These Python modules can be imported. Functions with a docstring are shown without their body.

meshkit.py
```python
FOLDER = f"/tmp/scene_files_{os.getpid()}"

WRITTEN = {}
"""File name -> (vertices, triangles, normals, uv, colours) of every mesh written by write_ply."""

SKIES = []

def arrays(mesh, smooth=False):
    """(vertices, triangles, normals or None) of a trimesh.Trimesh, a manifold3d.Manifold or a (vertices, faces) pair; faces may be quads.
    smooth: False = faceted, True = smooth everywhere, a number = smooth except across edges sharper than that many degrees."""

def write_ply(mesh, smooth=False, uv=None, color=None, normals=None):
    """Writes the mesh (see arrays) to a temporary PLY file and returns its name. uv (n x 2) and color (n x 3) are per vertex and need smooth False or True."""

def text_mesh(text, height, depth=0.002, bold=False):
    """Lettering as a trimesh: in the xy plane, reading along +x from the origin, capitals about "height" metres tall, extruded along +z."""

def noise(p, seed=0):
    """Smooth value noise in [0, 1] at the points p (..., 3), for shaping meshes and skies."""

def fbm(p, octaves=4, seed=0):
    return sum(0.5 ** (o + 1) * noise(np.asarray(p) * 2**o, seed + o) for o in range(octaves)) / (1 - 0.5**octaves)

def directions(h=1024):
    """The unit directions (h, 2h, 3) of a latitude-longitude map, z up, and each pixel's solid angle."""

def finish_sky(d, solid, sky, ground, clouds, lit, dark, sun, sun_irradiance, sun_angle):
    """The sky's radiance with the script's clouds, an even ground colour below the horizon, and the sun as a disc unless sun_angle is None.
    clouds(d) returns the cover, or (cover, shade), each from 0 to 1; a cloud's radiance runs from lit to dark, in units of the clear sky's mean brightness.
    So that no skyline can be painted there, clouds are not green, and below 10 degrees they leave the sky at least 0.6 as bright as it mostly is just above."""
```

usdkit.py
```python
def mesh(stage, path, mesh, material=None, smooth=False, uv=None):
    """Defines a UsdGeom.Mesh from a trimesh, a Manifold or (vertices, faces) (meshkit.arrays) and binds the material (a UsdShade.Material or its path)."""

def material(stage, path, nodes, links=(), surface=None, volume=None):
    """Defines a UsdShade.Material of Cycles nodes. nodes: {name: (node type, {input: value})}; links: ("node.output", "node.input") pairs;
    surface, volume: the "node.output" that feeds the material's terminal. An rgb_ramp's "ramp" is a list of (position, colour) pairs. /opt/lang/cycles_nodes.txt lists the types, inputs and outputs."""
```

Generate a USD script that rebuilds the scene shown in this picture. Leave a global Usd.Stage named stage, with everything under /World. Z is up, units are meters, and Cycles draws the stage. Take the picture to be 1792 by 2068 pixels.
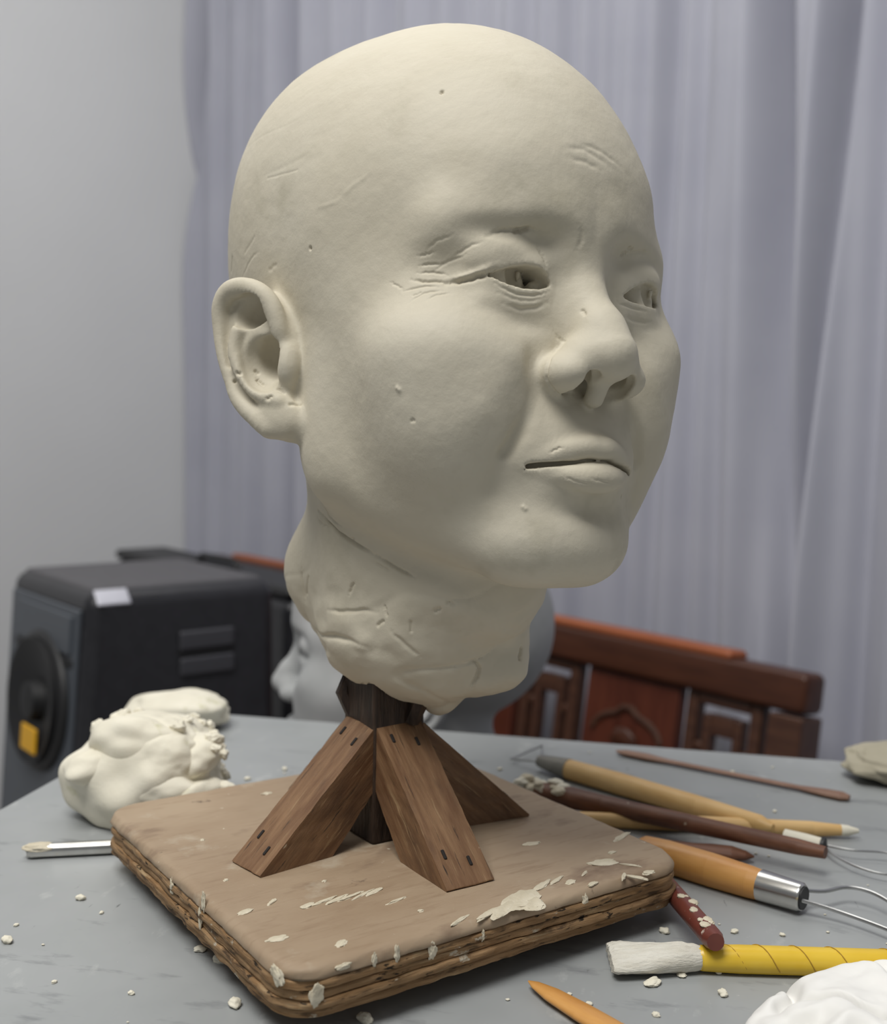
import math, numpy as np, trimesh, manifold3d, usdkit, meshkit
from scipy.spatial import cKDTree
from pxr import Gf, Sdf, Usd, UsdGeom, UsdLux, UsdShade
stage = Usd.Stage.CreateInMemory()
UsdGeom.SetStageUpAxis(stage, UsdGeom.Tokens.z); UsdGeom.SetStageMetersPerUnit(stage, 1.0)
stage.SetDefaultPrim(UsdGeom.Xform.Define(stage, '/World').GetPrim())
UsdGeom.Scope.Define(stage, '/World/Looks')
# ------------------------------------------------------------------ camera, sky, lights, exposure
W, H, FPX = 1792, 2068, 2231.96
PITCH, ROLL = math.radians(-4.17592), math.radians(1.19564)
TABLE = 0.85                                   # height of the table top
EYE = np.array([0, 0, TABLE + 0.206])          # the camera
cp, sp, cr, sr = math.cos(PITCH), math.sin(PITCH), math.cos(ROLL), math.sin(ROLL)
MP = np.array([[1, 0, 0], [0, cp, -sp], [0, sp, cp]])
RIGHT, UP, FWD = MP @ [cr, 0, sr], MP @ [-sr, 0, cr], MP @ [0, 1, 0]
cam = UsdGeom.Camera.Define(stage, '/World/camera')
m4 = Gf.Matrix4d(*[float(v) for r in (RIGHT, UP, -FWD) for v in (*r, 0)], *map(float, EYE), 1.0)
cam.AddTransformOp().Set(m4)
AP = 24.0
FOCAL = AP * FPX / W
cam.CreateHorizontalApertureAttr(AP); cam.CreateVerticalApertureAttr(AP * H / W); cam.CreateFocalLengthAttr(FOCAL)
cam.CreateClippingRangeAttr(Gf.Vec2f(0.01, 100))
cam.CreateFStopAttr(FOCAL / 4.2); cam.CreateFocusDistanceAttr(0.425)
cam.CreateExposureAttr(EXPOSURE := 0.0)
dome = UsdLux.DomeLight.Define(stage, '/World/room_light'); dome.CreateIntensityAttr(0.06); dome.CreateColorAttr(Gf.Vec3f(0.93, 0.96, 1.0))
def rect(name, pos, target, w, h, power, color):
    l = UsdLux.RectLight.Define(stage, '/World/' + name)
    z = np.array(pos, float) - np.array(target, float); z /= np.linalg.norm(z)
    x = np.cross([0, 1, 0.001], z); x /= np.linalg.norm(x); y = np.cross(z, x)
    l.AddTransformOp().Set(Gf.Matrix4d(*[float(v) for r in (x, y, z) for v in (*r, 0)], *map(float, pos), 1.0))
    l.CreateWidthAttr(w); l.CreateHeightAttr(h); l.CreateIntensityAttr(power); l.CreateColorAttr(Gf.Vec3f(*color))
rect('ceiling_lamp', (-0.48, -0.20, 2.70), (-0.05, 0.50, 1.0), 1.1, 0.8, 13.5, (1.0, 0.985, 0.95))
rect('ceiling_lamp_001', (-0.35, 1.45, 2.75), (-0.35, 1.45, 0), 1.8, 0.9, 2.9, (1.0, 0.985, 0.95))  # added lamp, brightens the left wall and curtain at the back
# ------------------------------------------------------------------ helpers
COUNT = {}
def numbered(path):
    n = COUNT.get(path, 0); COUNT[path] = n + 1
    return path if n == 0 else f'{path}_{n:03d}'
def ppath(parent): return '/World' if parent is None else str(parent.GetPath())
def meta(p, label=None, cat=None, group=None, kind=None):
    p = p.GetPrim() if hasattr(p, 'GetPrim') else p
    for k, v in (('label', label), ('category', cat), ('group', group), ('kind', kind)):
        if v: p.SetCustomDataByKey(k, v)
    return p
def xf(prim, loc=None, rot=None):
    if loc is None and rot is None: return
    r = np.eye(3) if rot is None else np.asarray(rot, float); l = (0, 0, 0) if loc is None else loc
    UsdGeom.Xformable(prim).AddTransformOp().Set(Gf.Matrix4d(*[float(v) for k in range(3) for v in (*r[:, k], 0)], *map(float, l), 1.0))
def thing(name, label, cat, loc=(0, 0, 0), yaw=0.0, group=None, rot=None):
    x = UsdGeom.Xform.Define(stage, numbered('/World/' + name)).GetPrim()
    xf(x, loc, rotz(yaw) if rot is None else rot)
    return meta(x, label, cat, group)
def obj(name, mesh, mat, parent=None, loc=None, rot=None, smooth=40, label=None, cat=None, group=None, kind=None):
    m = usdkit.mesh(stage, numbered(ppath(parent) + '/' + name), mesh, mat, smooth=smooth)
    xf(m.GetPrim(), loc, rot); meta(m, label, cat, group, kind)
    return m.GetPrim()
def rotz(a): return np.array([[math.cos(a), -math.sin(a), 0], [math.sin(a), math.cos(a), 0], [0, 0, 1.0]])
def rotx(a): return np.array([[1.0, 0, 0], [0, math.cos(a), -math.sin(a)], [0, math.sin(a), math.cos(a)]])
def roty(a): return np.array([[math.cos(a), 0, math.sin(a)], [0, 1.0, 0], [-math.sin(a), 0, math.cos(a)]])
def frame(d, up=(0, 0, 1)):
    """Rotation whose x axis runs along d and whose z is as near up as it can be."""
    x = np.asarray(d, float); x = x / np.linalg.norm(x); y = np.cross(up, x); y /= np.linalg.norm(y)
    return np.stack([x, y, np.cross(x, y)], 1)
def man(m): 
    a = m.to_mesh(); return np.array(a.vert_properties[:, :3], float), np.array(a.tri_verts)
def join(*ms):
    vs, fs, o = [], [], 0
    for m in ms:
        v, f = (m.vertices, m.faces) if hasattr(m, 'faces') else (man(m) if hasattr(m, 'to_mesh') else m)
        vs.append(np.asarray(v)); fs.append(np.asarray(f) + o); o += len(v)
    return np.vstack(vs), np.vstack(fs)
def rbox(x, y, z, r=0.002, n=12, at=(0, 0, 0)):
    """Rounded box centred at `at`."""
    s = manifold3d.Manifold.sphere(r, n)
    pts = [s.translate((a * (x / 2 - r), b * (y / 2 - r), c * (z / 2 - r))) for a in (-1, 1) for b in (-1, 1) for c in (-1, 1)]
    return manifold3d.Manifold.batch_hull(pts).translate(tuple(map(float, at)))
def sweep(pts, rad, flat=(1, 1), n=16, up=(0, 0, 1), close=True):
    """Tube through pts with a radius at each; flat scales the section across / along up."""
    p = np.asarray(pts, float); rad = np.broadcast_to(rad, len(p)).astype(float)
    t = np.gradient(p, axis=0); t /= np.linalg.norm(t, axis=1, keepdims=True)
    a = np.linspace(0, 2 * np.pi, n, endpoint=False); V = []
    fl = np.broadcast_to(np.asarray(flat, float), (len(p), 2))
    for k in range(len(p)):
        s = np.cross(t[k], up); L = np.linalg.norm(s); s = s / L if L > 1e-6 else np.array([1.0, 0, 0]); u = np.cross(s, t[k])
        V.append(p[k] + rad[k] * (np.outer(np.cos(a), s) * fl[k, 0] + np.outer(np.sin(a), u) * fl[k, 1]))
    V = np.vstack(V); F = []
    for k in range(len(p) - 1):
        for i in range(n):
            j = (i + 1) % n; F += [(k * n + i, k * n + j, (k + 1) * n + j), (k * n + i, (k + 1) * n + j, (k + 1) * n + i)]
    V = np.vstack([V, p[0], p[-1]]); c0, c1 = len(V) - 2, len(V) - 1; e = (len(p) - 1) * n
    for i in range(n):
        j = (i + 1) % n; F += [(c0, j, i), (c1, e + i, e + j)]
    return V, np.array(F)[:, ::-1] if False else np.array(F)
def pix(u, v, z):
    """The point at height z (metres above the table top) seen at a picture point."""
    d = RIGHT * (u - W / 2) / FPX + UP * (H / 2 - v) / FPX + FWD
    return EYE + d * ((TABLE + z - EYE[2]) / d[2])
def pixd(u, v, y):
    d = RIGHT * (u - W / 2) / FPX + UP * (H / 2 - v) / FPX + FWD
    return EYE + d * (y / d[1])
def lump(r, seed, sub=4, amp=0.25, scale=3.0, octaves=4):
    s = trimesh.creation.icosphere(subdivisions=sub); v = s.vertices
    k = 1 + amp * (meshkit.fbm(v * scale + seed * 7.3, octaves, seed) - 0.5) * 2
    return v * k[:, None] * np.asarray(r), s.faces
# ------------------------------------------------------------------ materials
def mat(name, c1, c2=None, scale=8.0, rough=0.5, spec=0.5, metal=0.0, stretch=(1, 1, 1), lo=0.35, hi=0.65, bump=0.0, bscale=None, dist=0.002, extra=None, detail=4, sheen=0.0, distort=0.0, trans=0.0):
    """Two-tone noise surface with optional bump. extra: list of (colour, scale, lo, hi, stretch) layers laid over it."""
    N = {'tc': ('texture_coordinate', {}), 'map': ('mapping', {'scale': stretch}), 'p': ('principled_bsdf', {'roughness': rough, 'specular_ior_level': spec, 'metallic': metal, 'base_color': c1, 'sheen_weight': sheen})}
    L = [('tc.object', 'map.vector')]
    col = None
    if c2 is not None:
        N['n'] = ('noise_texture', {'scale': scale, 'detail': detail, 'roughness': 0.6, 'distortion': distort})
        N['r'] = ('rgb_ramp', {'ramp': [(lo, c1), (hi, c2)]})
        L += [('map.vector', 'n.vector'), ('n.fac', 'r.fac')]; col = 'r.color'
    for i, (c, s, a, b, st) in enumerate(extra or []):
        N[f'em{i}'] = ('mapping', {'scale': st, 'location': (i * 3.7 + 1.3, i * 1.9, 0.7)}); N[f'en{i}'] = ('noise_texture', {'scale': s, 'detail': 5, 'roughness': 0.6})
        N[f'er{i}'] = ('map_range', {'from_min': a, 'from_max': b, 'clamp': True}); N[f'ex{i}'] = ('mix_color', {'b': c, 'a': c1})
        L += [('tc.object', f'em{i}.vector'), (f'em{i}.vector', f'en{i}.vector'), (f'en{i}.fac', f'er{i}.value'), (f'er{i}.result', f'ex{i}.fac')]
        if col: L.append((col, f'ex{i}.a'))
        col = f'ex{i}.result'
    if col: L.append((col, 'p.base_color'))
    if bump:
        N['bn'] = ('noise_texture', {'scale': bscale or scale, 'detail': 5, 'roughness': 0.6}); N['b'] = ('bump', {'strength': bump, 'distance': dist})
        L += [('map.vector', 'bn.vector'), ('bn.fac', 'b.height'), ('b.normal', 'p.normal')]
    return usdkit.material(stage, '/World/Looks/' + name, N, L, surface='p.BSDF')
one = (1, 1, 1)
M = {}
M['clay'] = mat('clay', (0.545, 0.497, 0.39), (0.60, 0.555, 0.45), 14, 0.62, 0.28, lo=0.35, hi=0.7, bump=0.28, bscale=300, dist=0.0007,
    extra=[((0.43, 0.395, 0.30), 24, 0.56, 0.80, one), ((0.30, 0.27, 0.19), 900, 0.735, 0.78, one)])
M['clay_raw'] = mat('clay_raw', (0.70, 0.66, 0.54), (0.78, 0.74, 0.62), 30, 0.6, 0.25, bump=0.3, bscale=300, dist=0.0008, extra=[((0.52, 0.50, 0.32), 70, 0.62, 0.75, one)])
M['plaster'] = mat('plaster', (0.36, 0.37, 0.37), (0.46, 0.46, 0.46), 14, 0.7, 0.2)
M['table'] = mat('table_paint', (0.275, 0.288, 0.290), (0.345, 0.358, 0.360), 9, 0.42, 0.45, lo=0.3, hi=0.7, bump=0.15, bscale=90, dist=0.0008,
    extra=[((0.205, 0.215, 0.22), 26, 0.60, 0.72, (1, 3.0, 1)), ((0.45, 0.46, 0.45), 34, 0.63, 0.80, (2.0, 1, 1)), ((0.60, 0.60, 0.57), 170, 0.71, 0.77, one), ((0.15, 0.16, 0.16), 46, 0.69, 0.74, (6, 1, 1)), ((0.17, 0.18, 0.18), 60, 0.70, 0.75, (1, 5, 1))])
M['board'] = mat('board_top', (0.30, 0.215, 0.14), (0.38, 0.29, 0.20), 14, 0.6, 0.3, stretch=(1, 2.5, 1), lo=0.3, hi=0.7, bump=0.25, bscale=120, dist=0.0008,
    extra=[((0.26, 0.18, 0.115), 90, 0.55, 0.80, (0.5, 3, 1)), ((0.20, 0.135, 0.09), 20, 0.57, 0.72, (1, 2, 1)), ((0.46, 0.40, 0.31), 30, 0.60, 0.76, one), ((0.12, 0.085, 0.06), 60, 0.70, 0.76, one), ((0.70, 0.64, 0.52), 190, 0.71, 0.745, one)])
M['ply_edge'] = mat('ply_edge', (0.22, 0.125, 0.055), (0.36, 0.225, 0.115), 30, 0.65, 0.25, stretch=(1, 1, 14), lo=0.35, hi=0.62, bump=0.6, bscale=60, dist=0.0015,
    extra=[((0.09, 0.055, 0.03), 60, 0.56, 0.66, (1, 1, 7)), ((0.42, 0.30, 0.17), 40, 0.58, 0.70, (1, 1, 9)), ((0.03, 0.02, 0.012), 110, 0.62, 0.67, (1, 1, 4)), ((0.58, 0.52, 0.41), 100, 0.64, 0.70, (1, 1, 2))])
M['leg_wood'] = mat('leg_wood', (0.12, 0.057, 0.027), (0.25, 0.145, 0.076), 28, 0.5, 0.35, stretch=(1, 7, 7), lo=0.3, hi=0.68, bump=0.4, bscale=60, dist=0.001,
    extra=[((0.07, 0.04, 0.025), 22, 0.50, 0.72, (1, 2.5, 2.5)), ((0.33, 0.22, 0.12), 60, 0.60, 0.72, (0.6, 8, 8)), ((0.04, 0.026, 0.018), 70, 0.63, 0.70, (0.7, 10, 10)), ((0.60, 0.52, 0.40), 120, 0.71, 0.75, (0.6, 1, 1))])
M['post_wood'] = mat('post_wood', (0.022, 0.014, 0.010), (0.06, 0.038, 0.026), 60, 0.55, 0.3, stretch=(6, 6, 1), bump=0.6, bscale=90, dist=0.002)
M['nail'] = mat('nail_hole', (0.012, 0.008, 0.006), rough=0.8)
M['smear'] = mat('clay_smear', (0.52, 0.46, 0.34), (0.68, 0.62, 0.49), 60, 0.7, 0.2, bump=0.3, bscale=300)
M['bamboo'] = mat('pale_wood', (0.60, 0.36, 0.125), (0.70, 0.47, 0.21), 26, 0.45, 0.4, stretch=(1, 6, 6), extra=[((0.42, 0.27, 0.13), 50, 0.66, 0.78, (1, 5, 5))])
M['honey'] = mat('honey_wood', (0.52, 0.235, 0.055), (0.64, 0.33, 0.10), 26, 0.38, 0.5, stretch=(1, 6, 6), extra=[((0.30, 0.16, 0.06), 40, 0.66, 0.78, (1, 5, 5))])
M['dark_stick'] = mat('dark_stick', (0.10, 0.040, 0.022), (0.19, 0.085, 0.048), 40, 0.5, 0.35, stretch=(1, 6, 6), extra=[((0.62, 0.55, 0.43), 70, 0.68, 0.72, (1, 1, 1))])
M['red_stick'] = mat('red_stick', (0.115, 0.026, 0.018), (0.17, 0.045, 0.03), 40, 0.4, 0.45, extra=[((0.62, 0.52, 0.44), 110, 0.66, 0.70, one)])
M['brown_stick'] = mat('brown_stick', (0.20, 0.11, 0.075), (0.28, 0.165, 0.115), 40, 0.5, 0.35, stretch=(1, 6, 6))
M['grey_ferrule'] = mat('grey_ferrule', (0.16, 0.15, 0.13), (0.24, 0.23, 0.20), 60, 0.5, 0.5, metal=0.3)
M['steel'] = mat('steel', (0.66, 0.66, 0.64), (0.55, 0.54, 0.51), 40, 0.24, 0.5, metal=1.0, extra=[((0.60, 0.57, 0.50), 110, 0.64, 0.72, one)])
M['wire'] = mat('wire', (0.48, 0.48, 0.47), rough=0.3, metal=1.0)
M['black'] = mat('black_rubber', (0.015, 0.015, 0.016), rough=0.5)
M['yellow'] = mat('yellow_lacquer', (0.66, 0.42, 0.022), (0.72, 0.49, 0.045), 30, 0.32, 0.5, extra=[((0.60, 0.50, 0.32), 120, 0.71, 0.74, one)])
M['tape_line'] = mat('dark_binding', (0.38, 0.22, 0.02), rough=0.5)
M['brush_clay'] = mat('caked_bristle', (0.60, 0.57, 0.49), (0.70, 0.68, 0.61), 60, 0.75, 0.2, stretch=(1, 4, 4), bump=0.6, bscale=260, dist=0.001, extra=[((0.28, 0.26, 0.22), 150, 0.66, 0.72, one)])
M['tissue'] = mat('white_tissue', (0.80, 0.79, 0.76), rough=0.85, spec=0.1, bump=0.2, bscale=300, dist=0.0006)
M['beige_cloth'] = mat('beige_cloth', (0.36, 0.33, 0.25), (0.42, 0.385, 0.30), 14, 0.85, 0.1)
M['speaker'] = mat('speaker_shell', (0.018, 0.018, 0.021), (0.024, 0.024, 0.028), 60, 0.36, 0.5)
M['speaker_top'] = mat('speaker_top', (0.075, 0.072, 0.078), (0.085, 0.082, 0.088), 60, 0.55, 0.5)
M['speaker_front'] = mat('speaker_front', (0.075, 0.085, 0.10), rough=0.45)
M['speaker_grip'] = mat('speaker_grip', (0.052, 0.052, 0.06), rough=0.4)
M['speaker_highlight'] = mat('speaker_highlight', (0.50, 0.50, 0.55), rough=0.35, metal=0.6)  # pale colour stands in for the gloss on the cabinet edge
M['cone'] = mat('speaker_cone', (0.008, 0.008, 0.009), rough=0.6)
M['sticker'] = mat('yellow_tag', (0.80, 0.42, 0.01), rough=0.5)
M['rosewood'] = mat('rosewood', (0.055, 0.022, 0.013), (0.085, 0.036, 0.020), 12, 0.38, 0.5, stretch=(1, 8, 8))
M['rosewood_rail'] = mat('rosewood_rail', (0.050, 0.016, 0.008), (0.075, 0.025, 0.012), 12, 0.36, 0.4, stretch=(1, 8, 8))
M['rosewood_lit_top'] = mat('rosewood_lit_top', (0.27, 0.075, 0.026), (0.34, 0.10, 0.038), 12, 0.4, 0.4, stretch=(1, 8, 8))  # light on the top edge put into the colour; rail darkened as its shaded front
M['rosewood_panel'] = mat('rosewood_panel', (0.075, 0.018, 0.009), (0.11, 0.028, 0.014), 12, 0.4, 0.45, stretch=(6, 6, 1))
M['curtain'] = mat('curtain', (0.42, 0.425, 0.495), (0.45, 0.455, 0.52), 6, 0.85, 0.1, sheen=0.15, bump=0.1, bscale=700, dist=0.0006)
M['wall'] = mat('wall_paint', (0.69, 0.695, 0.705), (0.71, 0.715, 0.725), 3, 0.8, 0.2, bump=0.1, bscale=90)
M['floor'] = mat('floor', (0.30, 0.29, 0.28), (0.34, 0.33, 0.32), 4, 0.5, 0.4)
# ------------------------------------------------------------------ the room
rng = np.random.default_rng(7)
obj('floor', rbox(6, 6, 0.1, 0.002, at=(0, 1.0, -0.05)), M['floor'], kind='structure', smooth=False)
BD = np.array([-0.645, 0.764, 0]); BN = np.array([-0.764, -0.645, 0])        # along the bench (away from the camera) and the way it faces
BD /= np.linalg.norm(BD); BN /= np.linalg.norm(BN)
B0 = np.array([0.432, 1.246, 0.0])
corner = B0 - 0.26 * BN + 1.84 * BD
wy = math.atan2(BD[1], BD[0])
def wall(name, a, along, inward, length, t=0.08):
    c = a + along * length / 2 - inward * t / 2
    obj(name, rbox(length, t, 2.8, 0.002), M['wall'], loc=(c[0], c[1], 1.4), rot=rotz(math.atan2(along[1], along[0])), kind='structure', smooth=False)
wall('wall_back', corner - 0.06 * BN, -BD, BN, 4.2)
wall('wall_left', corner - 0.06 * BN, BN, -BD, 3.6)
# curtain: a pleated cloth with thickness, hung along the back wall
GROOVES = [(490, 385, 0.018, 0.060), (575, 570, 0.03, 0.014), (655, 640, 0.018, 0.070), (715, 700, 0.014, 0.022), (800, 790, 0.02, 0.03), (905, 900, 0.015, 0.02), (1000, 990, 0.02, 0.02),
           (1110, 1130, 0.02, 0.02), (1213, 1225, 0.012, 0.014), (1300, 1310, 0.010, 0.008), (1418, 1378, 0.016, 0.030), (1505, 1525, 0.016, 0.012), (1622, 1652, 0.026, 0.085), (1755, 1680, 0.013, 0.075), (1830, 1800, 0.016, 0.03)]
cd = -BD; c0 = corner + 0.02 * BN
ks = np.linspace(0.0, 2.75, 720); zs = np.linspace(0.03, 2.55, 90)
K, Z = np.meshgrid(ks, zs, indexing='ij')
Yd = c0[1] + cd[1] * K; Xd = c0[0] + cd[0] * K
pxx = W / 2 + FPX * Xd / Yd; vv = 871 - (Z - EYE[2]) / Yd * FPX
wv = 0.014 * np.sin(K * 52 + 1.2 * np.sin(K * 9) + 0.25 * Z) + 0.008 * np.sin(K * 113 + 2 * np.sin(K * 5) - 0.3 * Z) + 0.02 * (meshkit.fbm(np.stack([K * 5, Z * 0.5, 0 * K], -1), 3, 5) - 0.5)
for a, b, s, dep in GROOVES:
    pc = a + (b - a) * vv / 1300 + 24 * (vv - 1034) / 1034 * 0.8
    al = (pc - W / 2) / FPX; kk = (al * c0[1] - c0[0]) / (cd[0] - al * cd[1])
    wv -= dep * np.exp(-((K - kk) / s) ** 2) - 0.35 * dep * np.exp(-((K - kk) / (2.6 * s)) ** 2)
wv += 0.080
P = c0 + K[..., None] * cd + wv[..., None] * BN; P[..., 2] = Z
Q = P - 0.003 * BN
n0, n1 = K.shape
idx = np.arange(n0 * n1).reshape(n0, n1)
qa = np.stack([idx[:-1, :-1], idx[1:, :-1], idx[1:, 1:], idx[:-1, 1:]], -1).reshape(-1, 4)
rim = np.concatenate([idx[:, 0], idx[-1, 1:], idx[-2::-1, -1], idx[0, -2:0:-1]]); o = n0 * n1
qr = np.stack([rim, np.roll(rim, -1), np.roll(rim, -1) + o, rim + o], 1)
obj('curtain', (np.vstack([P.reshape(-1, 3), Q.reshape(-1, 3)]), np.vstack([qa, qa[:, ::-1] + o, qr[:, ::-1]])), M['curtain'], smooth=True,
    label='pale grey-lavender pleated curtain hanging along the back wall behind the bench', cat='curtain')
rl = c0 + 0.045 * BN + cd * 1.375; rod = obj('curtain_rail', rbox(2.8, 0.03, 0.025, 0.004), M['wall'], loc=(rl[0], rl[1], 2.562), rot=rotz(math.atan2(cd[1], cd[0])), kind='structure', smooth=False)
# ------------------------------------------------------------------ the work table
tu = np.array([0.980, -0.2, 0]); tu /= np.linalg.norm(tu); tv = np.array([-tu[1], tu[0], 0])
TC = np.array([-0.191, 0.791, 0]); TL, TD = 1.15, 1.25
tyaw = math.atan2(tu[1], tu[0]); tc = TC + tu * TL / 2 - tv * TD / 2
t = thing('work_table', 'long grey painted work table, scratched and dusted with clay, under the stand and tools', 'table', (tc[0], tc[1], 0), tyaw)
obj('table_top', rbox(TL, TD, 0.034, 0.003, 16), M['table'], t, loc=(0, 0, TABLE - 0.017))
for a in (-1, 1):
    for b in (-1, 1): obj('leg', rbox(0.05, 0.05, TABLE - 0.034, 0.004), M['speaker_front'], t, loc=(a * (TL / 2 - 0.06), b * (TD / 2 - 0.06), (TABLE - 0.034) / 2))
for b in (-1, 1): obj('apron', rbox(TL - 0.17, 0.025, 0.07, 0.003), M['speaker_front'], t, loc=(0, b * (TD / 2 - 0.06), TABLE - 0.069))
# ------------------------------------------------------------------ rosewood bench
b = thing('carved_bench', 'dark red carved rosewood bench with open lattice back in front of the curtain', 'bench', B0, math.atan2(BD[1], BD[0]))
BL, RT = 1.42, 0.788
REC = math.radians(8)
def back(x0, x1, z0, z1, t, mat, name, dy=0.0, r=0.003):
    m = rbox(x1 - x0, t, (z1 - z0), r, 8)
    zc = (z0 + z1) / 2
    return obj(name, m, mat, b, loc=((x0 + x1) / 2, (RT - zc) * math.tan(REC) + dy, zc), rot=rotx(REC))
back(0, BL, RT - 0.048, RT, 0.045, M['rosewood_rail'], 'top_rail', r=0.008)
back(0.105, BL - 0.105, RT - 0.002, RT + 0.008, 0.04, M['rosewood_lit_top'], 'crest_rail', dy=0.001, r=0.006)
back(0, 0.044, 0.0, RT - 0.047, 0.045, M['rosewood'], 'post'); back(BL - 0.044, BL, 0.0, RT - 0.047, 0.045, M['rosewood'], 'post')
back(0.04, BL - 0.04, 0.44, 0.475, 0.035, M['rosewood'], 'lower_rail')
x = 0.06
k = 0
while x < 1.36:
    if k % 2 == 0:
        x1 = x + 0.108; w = 0.016
        back(x, x + w, 0.47, RT - 0.046, 0.02, M['rosewood'], 'lattice_bar'); back(x1 - w, x1, 0.47, RT - 0.046, 0.02, M['rosewood'], 'lattice_bar')
        back(x + w, x1 - w, RT - 0.062, RT - 0.046, 0.02, M['rosewood'], 'lattice_bar')
        back(x + 0.026, x + 0.038, 0.50, RT - 0.071, 0.018, M['rosewood'], 'lattice_bar'); back(x1 - 0.038, x1 - 0.026, 0.50, RT - 0.071, 0.018, M['rosewood'], 'lattice_bar')
        back(x + 0.037, x1 - 0.037, RT - 0.097, RT - 0.071, 0.018, M['rosewood'], 'lattice_bar'); back(x + 0.037, x1 - 0.037, 0.50, 0.515, 0.018, M['rosewood'], 'lattice_bar')
        back(x + 0.015, x + 0.027, RT - 0.12, RT - 0.108, 0.016, M['rosewood'], 'lattice_bar'); back(x1 - 0.027, x1 - 0.015, RT - 0.12, RT - 0.108, 0.016, M['rosewood'], 'lattice_bar')
        x = x1 + 0.013
    else:
        x1 = x + 0.154
        p = back(x, x1, 0.47, RT - 0.046, 0.018, M['rosewood_panel'], 'panel')
        xm = (x + x1) / 2; zc = RT - 0.13
        arc = [(xm + 0.058 * math.cos(q), (RT - (zc + 0.03 * math.sin(q))) * math.tan(REC) + 0.010, zc + 0.034 * math.sin(q) + (0.008 if abs(q - 1.57) < .3 else 0)) for q in np.linspace(0.15, 2.99, 14)]
        obj('carved_relief', sweep(arc, 0.0045, n=8), M['rosewood'], b)
        obj('carved_relief', join(lump((0.022, 0.008, 0.016), 3 + k, 3, 0.15)), M['rosewood_rail'], b, loc=(xm, 0.13 * math.tan(REC) + 0.012, zc))
        x = x1 + 0.017
    k += 1
obj('seat', rbox(BL, 0.34, 0.04, 0.008), M['rosewood'], b, loc=(BL / 2, 0.21, 0.42))
for xx in (0.03, BL - 0.03): obj('leg', rbox(0.05, 0.05, 0.40, 0.006), M['rosewood'], b, loc=(xx, 0.34, 0.20))
# black case on the bench seat
pc = B0 + BD * 1.0 + BN * 0.22
c = thing('black_case', 'long flat black case standing on the bench seat behind the loudspeaker', 'case', (pc[0], pc[1], 0.4405), math.atan2(BD[1], BD[0]))
obj('shell', rbox(0.62, 0.11, 0.365, 0.02, 16), M['speaker'], c, loc=(0, 0, 0.1825)); obj('lid', rbox(0.61, 0.105, 0.018, 0.008), M['black'], c, loc=(0, 0, 0.373))
obj('carry_handle', sweep([(-0.07, 0, 0.38), (-0.055, 0, 0.392), (0.055, 0, 0.392), (0.07, 0, 0.38)], 0.006, n=8), M['black'], c)
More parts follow.
